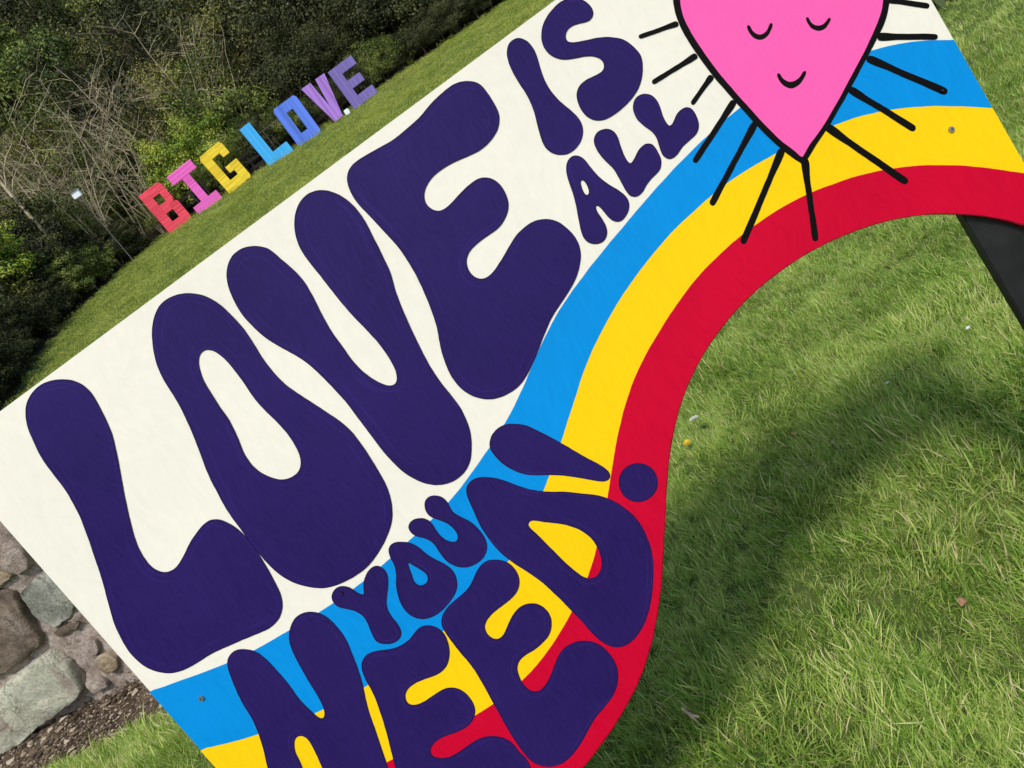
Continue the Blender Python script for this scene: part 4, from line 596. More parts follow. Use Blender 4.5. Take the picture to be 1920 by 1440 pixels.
# panel with thickness 12 mm
TH = 0.012
polyv = [Vector((a * MM, b * MM, 0)) for a, b in outline]
tr_ = tessellate_polygon([polyv]); n = len(polyv); V = [(v.x, v.y, 0) for v in polyv] + [(v.x, v.y, -TH) for v in polyv]
Fc, cnt, mi = [], [], []
for t in tr_:
    a, b, c_ = (polyv[i] for i in t)
    if (b - a).cross(c_ - a).z < 0: t = (t[0], t[2], t[1])
    Fc += list(t); cnt.append(3); mi.append(0)
    Fc += [t[0] + n, t[2] + n, t[1] + n]; cnt.append(3); mi.append(2)
for i in range(n):
    j = (i + 1) % n; Fc += [i, j, j + n, i + n]; cnt.append(4)
    mi.append(1 if (polyv[i].x < .80 and polyv[i].y < -.09 and polyv[i].x > -.70) else 0)
mw = Mat('bare_plywood', 0.8, 0.2); mw.color(mw.ramp(mw.noise(mw.mapping(mw.obj(), (4, 60, 4)), 3, 5), [(0.3, (0.36, 0.25, 0.14)), (0.7, (0.52, 0.39, 0.24))]))
panel = link('panel', npmesh('panel', V, Fc, cnt, False, mi), board, [M_white, M_red, mw.m])

def band(curve, z, mat, label):
    c_ = soften(catmull(curve, False, 4.0), False, 50)
    a = c_[0]; b = c_[-1]
    c_ = [(LX if i == 0 else p[0], p[1]) if i == 0 else p for i, p in enumerate(c_)]
    c_[-1] = (804.2, b[1])
    lo = [p for p in edge_full]
    ring = c_ + lo
    # left border follows the board edge back up
    return sheet('painted_stripe', [ring], z, mat, board, label)
Z = 0.0002
band(ART['B0'], Z, M_blue, 'blue outer stripe of the rainbow')
band(ART['B1'], 2 * Z, M_yel, 'yellow middle stripe of the rainbow')
band(ART['B2'], 3 * Z, M_red, 'red inner stripe of the rainbow')
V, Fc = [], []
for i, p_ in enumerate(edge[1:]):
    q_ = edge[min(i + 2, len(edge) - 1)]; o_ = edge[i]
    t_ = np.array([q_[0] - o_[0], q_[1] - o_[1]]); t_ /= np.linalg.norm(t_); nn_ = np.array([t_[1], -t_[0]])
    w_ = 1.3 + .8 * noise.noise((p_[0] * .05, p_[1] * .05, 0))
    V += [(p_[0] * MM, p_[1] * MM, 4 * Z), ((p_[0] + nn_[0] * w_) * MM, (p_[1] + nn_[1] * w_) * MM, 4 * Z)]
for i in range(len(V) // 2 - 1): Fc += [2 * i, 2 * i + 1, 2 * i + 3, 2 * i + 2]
link('arch_rim', npmesh('arch_rim', V, Fc, 4), board, [M_rrim])  # narrow darker red strip just inside the arch edge
names = {'LOVE_L': 'large purple letter L', 'LOVE_O': 'large purple letter O', 'LOVE_V': 'large purple letter V', 'LOVE_E': 'large purple letter E',
         'IS_I': 'purple letter I', 'IS_S': 'purple letter S', 'ALL_A': 'small purple letter A', 'ALL_L1': 'small purple letter L beside the A', 'ALL_L2': 'small purple letter L nearest the heart',
         'YOU_Y': 'small purple letter Y', 'YOU_O': 'small purple letter O', 'YOU_U': 'small purple letter U',
         'NEED_N': 'purple letter N at the bottom left', 'NEED_E1': 'purple letter E beside the N', 'NEED_E2': 'purple letter E before the D', 'NEED_D': 'purple letter D on the stripes',
         'EXCL': 'purple stroke of the exclamation mark', 'DOT': 'round purple dot of the exclamation mark'}
for k, lab in names.items():
    rings = [soften(catmull(r, True, 2.0), True, 6 if k[:3] in ('YOU', 'ALL', 'IS_', 'EXC', 'DOT') else 14) for r in ART[k]]
    o = sheet('painted_letter' if k not in ('EXCL', 'DOT') else 'painted_mark', rings, 4 * Z, M_pur, board, lab)
    rim(rings, 5 * Z, 1.7, M_pout, o)
    brush_lines(rings, 5 * Z, 5 if k[:4] == 'LOVE' else 3 if k[:4] == 'NEED' else 2, o)
for ring in ART['RAYS']:
    sheet('painted_ray', [catmull(ring[0], True, 3.0)], 4 * Z, M_blk)
sheet('heart_outline', [catmull(ART['HEART_OUT'][0], True, 3.0)], 5 * Z, M_blk)
sheet('painted_heart', [catmull(ART['HEART_IN'][0], True, 3.0)], 6 * Z, M_pnk)
sheet('painted_eye', [catmull(ART['EYE1'][0], True, 1.5)], 7 * Z, M_blk)
sheet('painted_eye', [catmull(ART['EYE2'][0], True, 1.5)], 7 * Z, M_blk)
sheet('painted_mouth', [catmull(ART['MOUTH'][0], True, 1.5)], 7 * Z, M_blk)

# screws
msc = Mat('zinc_screw', 0.35, 0.5); msc.b.inputs['Metallic'].default_value = 0.9; msc.color((0.42, 0.40, 0.37, 1))
bm = bmesh.new()
bmesh.ops.create_cone(bm, cap_ends=True, segments=20, radius1=0.0048, radius2=0.0038, depth=0.0024)
for rz in (0.4, 0.4 + math.pi / 2):     # cross recess as a raised dark cross cut
    mtx = Matrix.Rotation(rz, 4, 'Z') @ Matrix.Translation((0, 0, 0.0012)) @ Matrix.Diagonal((0.0052, 0.0010, 0.0006, 1))
    bmesh.ops.create_cube(bm, size=1.0, matrix=mtx)
sme = bpy.data.meshes.new('screw'); bm.to_mesh(sme); bm.free(); sme.materials.append(msc.m)
msd = Mat('dark_recess', 0.6); msd.color((0.03, 0.03, 0.03, 1)); sme.materials.append(msd.m)
for pgi, pg in enumerate(sme.polygons):
    if len(pg.vertices) == 4 and pg.center.z > 0.00125: pg.material_index = 1
for a, b, s_, mp in ((738.5, -65.8, 1, None), (-695.5, -126.2, 1, None), (754.2, -10.6, .7, M_blk), (-409.4, -115.3, .7, M_pout)):
    me_ = sme if mp is None else sme.copy()
    if mp: me_.materials[0] = mp
    so = link('screw', me_, board); so.location = (a * MM, b * MM, 0.0022); so.scale = (s_, s_, s_)
    if mp: so['label'] = 'screw head painted over'

# black legs screwed to the back of the board and pushed into the turf
def slab(name, x0, x1, y0, y1, z0, z1, mat, parent, bev=0.0015):
    bm = bmesh.new()
    bmesh.ops.create_cube(bm, size=1.0, matrix=Matrix.Translation(((x0 + x1) / 2, (y0 + y1) / 2, (z0 + z1) / 2)) @ Matrix.Diagonal((x1 - x0, y1 - y0, z1 - z0, 1)))
    bmesh.ops.bevel(bm, geom=bm.edges[:], offset=bev, segments=2, affect='EDGES')
    me = bpy.data.meshes.new(name); bm.to_mesh(me); bm.free()
    return link(name, me, parent, [mat])
slab('leg', 0.6975, 0.795, -1.05, 0.02, -0.031, -0.0125, mb.m, board)
slab('leg', -0.735, -0.52, -1.05, 0.05, -0.031, -0.0125, mb.m, board)
slab('batten', -0.518, 0.35, -0.055 + .2, 0.005 + .2, -0.031, -0.0125, mw.m, board)

# ------------------------------------------------------------------ the big coloured letters on the lawn
def slat_mat(name, rgb, rough=0.6):
    m = Mat(name, rough, 0.3); o = m.obj()
    geo = m.node('ShaderNodeNewGeometry')
    c0 = lin(*rgb)
    w = m.noise(m.mapping(o, (40, 40, 2)), 2, 4)
    v = m.math('ADD', m.math('MULTIPLY', geo.outputs['Random Per Island'], 0.6), m.math('MULTIPLY', w, 0.4))
    m.color(m.ramp(v, [(0.1, tuple(c * .70 for c in c0[:3])), (0.9, tuple(min(1, c * 1.22 + .03) for c in c0[:3]))]))
    return m.m
m_dark = Mat('dark_timber', 0.85, 0.2); m_dark.color(m_dark.ramp(m_dark.noise(m_dark.obj(), 12, 4), [(0.3, (0.012, 0.010, 0.009)), (0.7, (0.035, 0.030, 0.026))]))
def slats_in_poly(bm, poly, sw, gap, y0, th, r):
    """vertical slats clipped to a convex polygon in the x-z plane"""
    xs_ = [p[0] for p in poly]; x = min(xs_)
    while x < max(xs_) - 0.008:
        xa, xb = x, min(x + sw, max(xs_))
        def clip(P, c, keep_ge):
            out = []
            for i in range(len(P)):
                a, b = P[i], P[(i + 1) % len(P)]
                ina = (a[0] >= c) if keep_ge else (a[0] <= c); inb = (b[0] >= c) if keep_ge else (b[0] <= c)
                if ina: out.append(a)
                if ina != inb:
                    t = (c - a[0]) / (b[0] - a[0]); out.append((c, a[1] + t * (b[1] - a[1])))
            return out
        P = clip(clip(list(poly), xa + gap / 2, True), xb - gap / 2, False)
        if len(P) >= 3:
            dy = r.uniform(-0.008, 0.008)
            f = [bm.verts.new((p[0], y0 + dy, p[1])) for p in P]; g = [bm.verts.new((p[0], y0 + th, p[1])) for p in P]
            bm.faces.new(f); bm.faces.new(g[::-1])
            for i in range(len(P)):
                j = (i + 1) % len(P); bm.faces.new((f[i], g[i], g[j], f[j]))
        x += sw
def rect(a, b, c, d): return [(a, b), (c, b), (c, d), (a, d)]
def chamf(a, b, c, d, q, corners):
    P = []
    P += [(a, b + q), (a + q, b)] if 'bl' in corners else [(a, b)]
    P += [(c - q, b), (c, b + q)] if 'br' in corners else [(c, b)]
    P += [(c, d - q), (c - q, d)] if 'tr' in corners else [(c, d)]
    P += [(a + q, d), (a, d - q)] if 'tl' in corners else [(a, d)]
    return P
t_ = 0.34
LET = {
 'B': [('stem', rect(0, 0, .36, 1)), ('crossbar', rect(.36, 0, .66, .19)), ('crossbar', rect(.36, .39, .66, .60)), ('crossbar', rect(.36, .80, .66, 1)),
       ('bowl', chamf(.66, 0, 1.0, .50, .05, ['br', 'tr'])), ('bowl', chamf(.66, .50, .93, 1, .08, ['tr', 'br']))],
 'I': [('stem', rect(.36, .21, .66, .79)), ('crossbar', rect(0, 0, 1, .21)), ('crossbar', rect(0, .79, 1, 1))],
 'G': [('stem', chamf(0, 0, .34, 1, .07, ['tl'])), ('crossbar', rect(.34, 0, .68, .22)), ('crossbar', rect(.34, .80, .68, 1)),
       ('bar', chamf(.68, 0, 1, .50, .05, ['br'])), ('crossbar', rect(.50, .34, .68, .50)), ('bar', chamf(.68, .68, .96, 1, .07, ['tr']))],
 'L': [('stem', rect(0, 0, .42, 1)), ('crossbar', rect(.42, 0, 1.02, .24))],
 'O': [('stem', chamf(0, 0, .37, 1, .07, ['tl', 'bl'])), ('stem', chamf(.65, 0, 1.02, 1, .07, ['tr', 'br'])), ('crossbar', rect(.37, 0, .65, .24)), ('crossbar', rect(.37, .78, .65, 1))],
 'V': [('stroke', [(.33, 0), (.50, 0), (.50, .36), (.40, 1), (0, 1)]), ('stroke', [(.50, 0), (.69, 0), (1.02, 1), (.62, 1), (.50, .36)])],
 'E': [('stem', rect(0, 0, .38, 1)), ('crossbar', rect(.38, 0, 1.02, .22)), ('crossbar', rect(.38, .40, .90, .60)), ('crossbar', rect(.38, .79, 1.0, 1))],
}
#      char x     z     w     h    roll  rgb            label
BIG = [('B', -7.99, 4.47, 1.16, 1.92, 1.0, (240, 66, 90), 'tall red slatted letter B on the lawn edge'),
       ('I', -6.53, 4.39, 1.22, 1.96, 2.5, (244, 100, 196), 'tall pink slatted letter I beside the red letter'),
       ('G', -4.98, 4.40, 1.20, 1.84, 3.6, (252, 208, 38), 'tall yellow slatted letter G at the edge of the lawn'),
       ('L', -2.94, 4.28, 1.20, 1.92, 2.4, (52, 172, 248), 'tall sky blue slatted letter L on the lawn edge'),
       ('O', -1.45, 4.27, 1.14, 1.80, 0.2, (84, 124, 226), 'tall royal blue slatted letter O with a narrow opening'),
       ('V', 0.02, 4.30, 1.15, 1.78, -0.6, (168, 122, 212), 'tall lilac slatted letter V made of two slanting strokes'),
       ('E', 1.37, 4.23, 1.20, 1.78, 0.8, (116, 100, 172), 'tall dark violet slatted letter E nearest the bare earth')]
for ch, x, z, w, h, rol, rgb, lab in BIG:
    t = empty('big_letter', (x, 36.0, z + 0.01))
    t.rotation_euler = (0, rad(-rol), 0)
    tag(t, lab, 'letter', 'tall coloured letters standing in a row on the lawn')
    mm_ = slat_mat('painted_slats_' + ch, rgb)
    r = random.Random(ord(ch))
    for nm, poly in LET[ch]:
        poly = [(a * w, b * h) for a, b in poly]
        bm = bmesh.new()
        if ch in 'BGI': # slats run across on the heavy letters
            sw_poly = [(b, a) for a, b in poly][::-1]
            slats_in_poly(bm, sw_poly, 0.052, 0.006, -0.07, 0.02, r)
            for v in bm.verts: v.co = Vector((v.co.z, v.co.y, v.co.x))
        else:
            slats_in_poly(bm, poly, 0.062, 0.010, -0.07, 0.02, r)
        # shallow box behind the slats
        f = [bm.verts.new((p[0] * 1.0, -0.052, p[1])) for p in poly]; g = [bm.verts.new((p[0], 0.03, p[1])) for p in poly]
        bm.faces.new(f); bm.faces.new(g[::-1])
        for i in range(len(poly)): bm.faces.new((f[i], g[i], g[(i + 1) % len(poly)], f[(i + 1) % len(poly)]))
        bmesh.ops.recalc_face_normals(bm, faces=bm.faces[:])
        me = bpy.data.meshes.new(nm); bm.to_mesh(me); bm.free()
        link(nm, me, t, [mm_])
    for sx_ in (0.22, 0.72):      # dark props behind
        slab('prop', sx_ * w, sx_ * w + .07, 0.06, 0.12, -0.1, h * 0.55, m_dark.m, t, 0.004)

# dark post and rail fence behind the first letters
fence = empty('rail_fence', (-8.2, 36.9, 4.4)); tag(fence, 'dark timber post and rail fence running behind the red, pink and yellow letters', 'fence')
for k in range(6):
    slab('post', k * 1.15, k * 1.15 + .10, -0.05, 0.05, -0.2, 1.12 - k * 0.01, m_dark.m, fence, .004)
for zz in (0.30, 0.62, 0.94):
    slab('rail', -0.05, 5.95, -0.085, -0.052, zz, zz + .14, m_dark.m, fence, .004)
# thin metal frame between the blue letters
mfr = Mat('rusty_metal', 0.6); mfr.color((0.07, 0.06, 0.045, 1))
frm = empty('metal_frame', (-2.35, 36.8, 4.25)); tag(frm, 'thin dark metal frame standing between the two blue letters', 'frame')
slab('post', 0.0, .035, 0, .035, 0, 1.5, mfr.m, frm, .003); slab('post', 1.1, 1.135, 0, .035, 0, 1.5, mfr.m, frm, .003)
slab('rail', -.25, 1.5, -.004, .031, 1.5, 1.535, mfr.m, frm, .003); slab('rail', .036, 1.099, 0, .03, .25, .28, mfr.m, frm, .003)

# ------------------------------------------------------------------ woodland
def leaf_mat(name, stops, tr=0.18, rough=0.6):
    m = Mat(name, rough, 0.25)
    v = m.attr('shade'); p = m.pos()
    oi = m.node('ShaderNodeObjectInfo')
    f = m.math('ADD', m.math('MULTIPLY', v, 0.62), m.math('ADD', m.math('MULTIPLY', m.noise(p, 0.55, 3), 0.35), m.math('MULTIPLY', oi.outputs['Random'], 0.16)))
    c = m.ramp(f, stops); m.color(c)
    t = m.node('ShaderNodeBsdfTranslucent'); m.l.new(c, t.inputs['Color'])
    ms = m.node('ShaderNodeMixShader'); ms.inputs[0].default_value = tr
    m.l.new(m.b.outputs[0], ms.inputs[1]); m.l.new(t.outputs[0], ms.inputs[2]); m.l.new(ms.outputs[0], m.out.inputs['Surface'])
    return m.m
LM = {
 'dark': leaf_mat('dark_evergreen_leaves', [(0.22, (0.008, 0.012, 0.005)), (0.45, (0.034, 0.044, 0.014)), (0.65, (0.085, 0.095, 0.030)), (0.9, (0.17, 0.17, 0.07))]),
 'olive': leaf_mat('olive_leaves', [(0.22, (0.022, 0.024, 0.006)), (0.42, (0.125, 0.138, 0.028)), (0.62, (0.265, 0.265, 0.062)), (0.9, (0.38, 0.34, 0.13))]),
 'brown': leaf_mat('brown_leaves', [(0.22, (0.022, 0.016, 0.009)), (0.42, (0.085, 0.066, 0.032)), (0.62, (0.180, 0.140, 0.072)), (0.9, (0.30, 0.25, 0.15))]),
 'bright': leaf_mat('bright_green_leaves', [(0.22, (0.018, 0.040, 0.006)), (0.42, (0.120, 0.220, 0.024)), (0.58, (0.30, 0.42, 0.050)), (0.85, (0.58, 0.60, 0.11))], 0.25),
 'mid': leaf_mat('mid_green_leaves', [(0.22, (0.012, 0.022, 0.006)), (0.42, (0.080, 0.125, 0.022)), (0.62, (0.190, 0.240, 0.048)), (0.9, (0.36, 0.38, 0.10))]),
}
m_bark = Mat('dark_bark', 0.9, 0.2); m_bark.color(m_bark.ramp(m_bark.noise(m_bark.mapping(m_bark.obj(), (6, 6, 1)), 4, 5), [(0.3, (0.03, 0.022, 0.015)), (0.7, (0.10, 0.08, 0.055))]))
m_pale = Mat('pale_bark', 0.85, 0.2); m_pale.color(m_pale.ramp(m_pale.noise(m_pale.obj(), 5, 5), [(0.3, (0.28, 0.23, 0.14)), (0.7, (0.62, 0.53, 0.36))]))
m_twig = Mat('brown_twig_bark', 0.85, 0.2); m_twig.color(m_twig.ramp(m_twig.noise(m_twig.obj(), 3, 4), [(0.3, (0.045, 0.033, 0.022)), (0.7, (0.15, 0.115, 0.075))]))

def crown_mesh(seed, nclump, nleaf, leaf, clump_r, elong=1.0, droop=0.0, flat=0.7):
    """unit-ish crown: leaf quads in clumps spread through an uneven ellipsoid (radius about 1)"""
    r = np.random.default_rng(seed)
    th = r.uniform(0, 6.283, nclump); cz = r.uniform(-0.75, 1, nclump); rr_ = np.sqrt(1 - cz ** 2)
    d = np.stack([rr_ * np.cos(th), rr_ * np.sin(th), cz], -1)
    lump = np.array([noise.noise((v[0] * 1.6 + seed, v[1] * 1.6, v[2] * 1.6)) for v in d])
    radf = (r.uniform(0.25, 1.0, nclump) ** 0.45) * (0.84 + 0.75 * lump)
    C = d * radf[:, None]; C[:, 2] *= elong
    csh = r.uniform(0.08, 0.80, nclump)  # clump tone: leaf hue variety, plus shade of inner gaps put into the colour
    cr_ = clump_r * r.uniform(0.55, 1.35, nclump)
    k = np.repeat(np.arange(nclump), nleaf); n = len(k)
    off = r.normal(0, 1, (n, 3)); off /= np.linalg.norm(off, axis=1)[:, None]; off *= (r.uniform(0, 1, n) ** 0.5)[:, None]
    off[:, 2] *= flat
    c0 = C[k] + off * cr_[k][:, None]; c0[:, 2] -= droop * r.uniform(0, 1, n) * cr_[k]
    nrm = off + 0.6 * d[k] + r.normal(0, .6, (n, 3)) + np.array([0, 0, 0.5]); nrm /= np.linalg.norm(nrm, axis=1)[:, None]
    u = np.cross(nrm, r.normal(0, 1, (n, 3))); u /= np.linalg.norm(u, axis=1)[:, None]; v = np.cross(nrm, u)
    s = leaf * r.uniform(0.55, 1.3, n)[:, None]
    A = c0 - u * s; B = c0 + v * s * .5 + nrm * s * .12; Cc = c0 + u * s; D = c0 - v * s * .5 + nrm * s * .12
    V = np.stack([A, B, Cc, D], 1).reshape(-1, 3)
    me = npmesh('crown', V, np.arange(4 * n), 4)
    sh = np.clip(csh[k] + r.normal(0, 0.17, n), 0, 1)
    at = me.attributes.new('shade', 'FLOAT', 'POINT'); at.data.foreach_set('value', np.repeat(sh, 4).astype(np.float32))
    return me

def tube(V, Fc, pts, radii, sides=5):
    b = len(V); n = len(pts)
    for i, p in enumerate(pts):
        p = np.array(p, float); a = np.array(pts[min(i + 1, n - 1)], float) - np.array(pts[max(i - 1, 0)], float); a /= max(np.linalg.norm(a), 1e-6)
        u = np.cross(a, (0.3, 1, 0.2)); u /= np.linalg.norm(u); w = np.cross(a, u)
        for k in range(sides):
            t = 6.28318 * k / sides; V.append(tuple(p + (u * math.cos(t) + w * math.sin(t)) * radii[i]))
    for i in range(n - 1):
        for k in range(sides):
            k2 = (k + 1) % sides; Fc += [b + i * sides + k, b + i * sides + k2, b + (i + 1) * sides + k2, b + (i + 1) * sides + k]

def trunk_mesh(seed, h=1.0, r0=0.03, limbs=5):
    r = np.random.default_rng(seed); V, Fc = [], []
    pts = [(0.03 * r.normal() * t, 0.03 * r.normal() * t, h * t) for t in np.linspace(-0.03, 1, 8)]
    tube(V, Fc, pts, [r0 * (1.25 - t) for t in np.linspace(0, 1, 8)], 7)
    for k in range(limbs):
        b = pts[r.integers(3, 7)]; a = r.uniform(0, 6.283); L = r.uniform(.2, .42) * h
        q = [(b[0] + L * t * math.cos(a), b[1] + L * t * math.sin(a), b[2] + L * (0.7 * t + 0.2 * t * t)) for t in np.linspace(0, 1, 5)]
        tube(V, Fc, q, [r0 * .5 * (1 - .85 * t) for t in np.linspace(0, 1, 5)], 5)
    return npmesh('trunk', V, Fc, 4, True)

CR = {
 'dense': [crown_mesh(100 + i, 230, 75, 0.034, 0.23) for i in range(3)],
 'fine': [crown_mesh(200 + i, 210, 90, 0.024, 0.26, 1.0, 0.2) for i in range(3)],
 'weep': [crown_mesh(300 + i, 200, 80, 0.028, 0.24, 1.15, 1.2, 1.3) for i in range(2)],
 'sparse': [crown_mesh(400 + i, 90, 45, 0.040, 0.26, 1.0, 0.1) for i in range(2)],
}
TRK = [trunk_mesh(500 + i) for i in range(4)]
for t in TRK: t.materials.append(m_bark.m)
_mm = {}
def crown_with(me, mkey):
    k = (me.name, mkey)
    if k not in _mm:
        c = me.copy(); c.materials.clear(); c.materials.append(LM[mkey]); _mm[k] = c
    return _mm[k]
rt = random.Random(3)
def make_tree(name, x, y, h, w, kind, mkey, label, cat='tree', group=None, crown_low=0.12):
    z = float(height(x, y))
    t = empty(name, (x, y, z - 0.05), rt.uniform(0, 6.28))
    tag(t, label, cat, group)
    tr = link('trunk', rt.choice(TRK), t); tr.scale = (h * 0.8, h * 0.8, h * 0.86)
    ch = h * (1 - crown_low) / 2
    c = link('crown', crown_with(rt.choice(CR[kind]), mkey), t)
    c.scale = (w / 2, w / 2, ch); c.location = (0, 0, h * crown_low + ch * 0.92)
    c.rotation_euler = (0, 0, rt.uniform(0, 6.28))
    return t

WG = 'dense trees of the dark wood behind the lawn'
def mk(x):     # which foliage the wood shows at this place
    if x < -9: return rt.choice(('olive', 'olive', 'olive', 'brown', 'mid', 'dark'))
    if x < -3: return rt.choice(('olive', 'olive', 'dark', 'mid', 'dark', 'mid'))
    if x < 0: return rt.choice(('dark', 'dark', 'olive', 'dark'))
    if x < 5: return 'dark'
    return rt.choice(('dark', 'dark', 'mid'))
DESC = {'dark': 'dark evergreen tree crowded into the shaded wood behind the lawn', 'olive': 'olive green tree in the wood above the coloured letters',
        'brown': 'brownish thin leaved tree in the wood above the coloured letters', 'mid': 'mid green leafy tree in the wood behind the lawn'}
GRP = {'dark': 'dark evergreen trees in the wood', 'olive': 'olive green trees in the wood', 'brown': 'brownish trees in the wood', 'mid': 'mid green trees in the wood'}
def where(x, y):
    u = x / y * 36
    for lim, w in ((-12, 'at the far left'), (-9, 'above the floodlight'), (-7, 'above the red letter'), (-5.5, 'above the pink letter'), (-3.6, 'above the yellow letter'), (-1.6, 'above the sky blue letter'),
                   (0, 'above the royal blue letter'), (1.2, 'above the lilac letter'), (3, 'above the violet letter'), (6, 'above the bare earth'), (99, 'behind the board at the right')):
        if u < lim: return w
KIND_ = {'dark': 'dark evergreen tree', 'olive': 'olive green tree', 'brown': 'brownish thin leaved tree', 'mid': 'mid green tree'}
ROW_ = ('at the front of the wood', 'in the second row of the wood', 'in the third row of the wood', 'high in the wood', 'at the back of the wood')
for row, (d, hh) in enumerate(((3.2, 4.2), (6.5, 6.5), (10.5, 8.0), (15.5, 9.0), (21.0, 9.5))):
    x = -13.0
    while x < 26:
        xx = x + rt.uniform(-.7, .7); yy = 37.4 + 0.10 * max(-5, xx) + d + rt.uniform(-.9, .9)
        h = hh * rt.uniform(0.8, 1.25) * (1.0 if xx < 8 else 0.85)
        k = mk(xx)
        make_tree('woodland_tree', xx, yy, h, h * rt.uniform(0.62, 0.85) + 0.8, rt.choice(('dense', 'fine', 'fine', 'weep')), k, '%s %s %s' % (KIND_[k], ROW_[row], where(xx, yy)), 'tree', GRP[k], 0.03 if row < 2 else .1)
        x += 2.5 + 0.25 * row
# the flank of the wood coming down on the left
for row, (d, hh) in enumerate(((2.2, 3.6), (5.0, 5.5), (8.5, 7.0), (13, 8.5))):
    y = 11.0
    while y < 37:
        yy = y + rt.uniform(-.6, .6); xx = float(lawn_edge_x(yy)) - d + rt.uniform(-.6, .6)
        h = hh * rt.uniform(.8, 1.2); k = rt.choice(('dark', 'mid', 'dark', 'olive', 'brown'))
        make_tree('woodland_tree', xx, yy, h, h * .7 + .8, rt.choice(('dense', 'fine')), k, '%s %s on the left flank, %s' % (KIND_[k], ROW_[row].replace(' of the wood', ''), 'near its %s end' % ('lower', 'middle', 'upper')[min(2, int((yy - 11) / 9))]), 'tree', GRP[k], 0.02)
        y += 2.5 + .4 * row

# low dark shrubs right at the lawn edge
for i in range(26):
    x = -8.2 + i * 1.05 + rt.uniform(-.3, .3)
    y = 37.9 + 0.10 * max(-5, x) + rt.uniform(0, .7)
    h = rt.uniform(1.4, 2.4)
    k = rt.choice(('dark', 'dark', 'mid')) if x > -3 else 'mid'
    make_tree('edge_shrub', x, y, h, h * 1.25, 'fine', k, 'low dark shrub on the lawn edge ' + where(x, y).replace('above', 'behind'), 'shrub', 'low shrubs along the lawn edge', 0.0)
for i in range(16):
    y = 18.5 + i * 1.15; x = float(lawn_edge_x(y)) - 1.0 + rt.uniform(-.4, .2)
    h = rt.uniform(1.2, 2.0)
    make_tree('edge_shrub', x, y, h, h * 1.3, 'dense', rt.choice(('dark', 'mid', 'dark')), 'low dark shrub on the left flank of the lawn, ' + ('by the board' if y < 24 else 'midway along' if y < 30 else 'by the floodlight'), 'shrub', 'low shrubs on the left flank of the lawn', 0.0)

# recognisable bushes
make_tree('leafy_bush', -6.5, 37.9, 3.4, 3.0, 'dense', 'bright', 'bright yellow green leafy bush right behind the red and pink letters', 'bush', None, 0.0)
make_tree('leafy_bush', -4.9, 38.3, 3.6, 2.7, 'dense', 'bright', 'bright green leafy bush rising behind the yellow letter', 'bush', None, 0.0)
make_tree('leafy_bush', -5.3, 40.3, 6.4, 4.2, 'fine', 'olive', 'tall olive green bush with fine leaves above the pink letter', 'bush', None, 0.0)
make_tree('leafy_bush', -12.5, 29.5, 4.3, 3.9, 'dense', 'bright', 'yellow green sunlit bush at the far left of the lawn', 'bush', None, 0.30)
make_tree('leafy_bush', -4.4, 41.6, 5.6, 5.0, 'fine', 'olive', 'broad light olive bush with fine leaves above the yellow letter', 'bush', None, 0.0)
make_tree('leafy_bush', -7.4, 40.2, 4.2, 3.8, 'dense', 'mid', 'rounded mid green bush above the red letter behind the pale stems', 'bush', None, 0.0)
make_tree('leafy_bush', 10.2, 39.4, 2.0, 3.4, 'fine', 'mid', 'low spreading green bush on the lawn edge right of the letters', 'bush', None, 0.0)

# bare shrubs with pale arching stems
def bare_mesh(seed, n, h, spread, r0, twigs=5, droop=0.5, lean=(0, 0)):
    r = np.random.default_rng(seed); V, Fc = [], []
    for i in range(n):
        a = r.uniform(0, 6.283); L = h * r.uniform(.55, 1.1); sp = spread * r.uniform(.2, 1.1)
        pts = []; wob = r.normal(0, .030 * h, (9, 2)).cumsum(0) * .35
        for k in range(9):
            t = k / 8
            pts.append((lean[0] * t + 0.12 * math.cos(a) + sp * math.cos(a) * t ** 1.15 + wob[k, 0] * t, lean[1] * t + 0.12 * math.sin(a) + sp * math.sin(a) * t ** 1.15 + wob[k, 1] * t, L * (t - droop * .12 * t ** 3)))
        rr_ = r0 * r.uniform(.6, 1.2); tube(V, Fc, pts, [rr_ * (1 - .82 * k / 8) for k in range(9)], 4)
        for j in range(twigs):
            k = r.integers(3, 8); b = np.array(pts[k]); a2 = r.uniform(0, 6.283); l2 = L * r.uniform(.10, .30)
            q = [tuple(b + np.array([math.cos(a2) * l2 * t * .8, math.sin(a2) * l2 * t * .8, l2 * (.7 * t - .3 * t * t)]) + r.normal(0, .03, 3) * (t > 0)) for t in (0, .35, .7, 1)]
            tube(V, Fc, q, [rr_ * .42 * (1 - .7 * t) for t in (0, .35, .7, 1)], 3)
            for jj in range(2):
                b2 = np.array(q[r.integers(1, 4)]); dd = r.normal(0, 1, 3); dd[2] = abs(dd[2]) * .6; dd /= np.linalg.norm(dd)
                tube(V, Fc, [tuple(b2), tuple(b2 + dd * l2 * .3), tuple(b2 + dd * l2 * .55 + r.normal(0, .04, 3))], [rr_ * .2, rr_ * .15, rr_ * .07], 3)
    return npmesh('stems', V, Fc, 4, True)
BARE = [bare_mesh(600 + i, 11, 5.8, 2.4, 0.030, 6, .5, ((-.7, .3, 0, .5)[i], 0)) for i in range(4)]
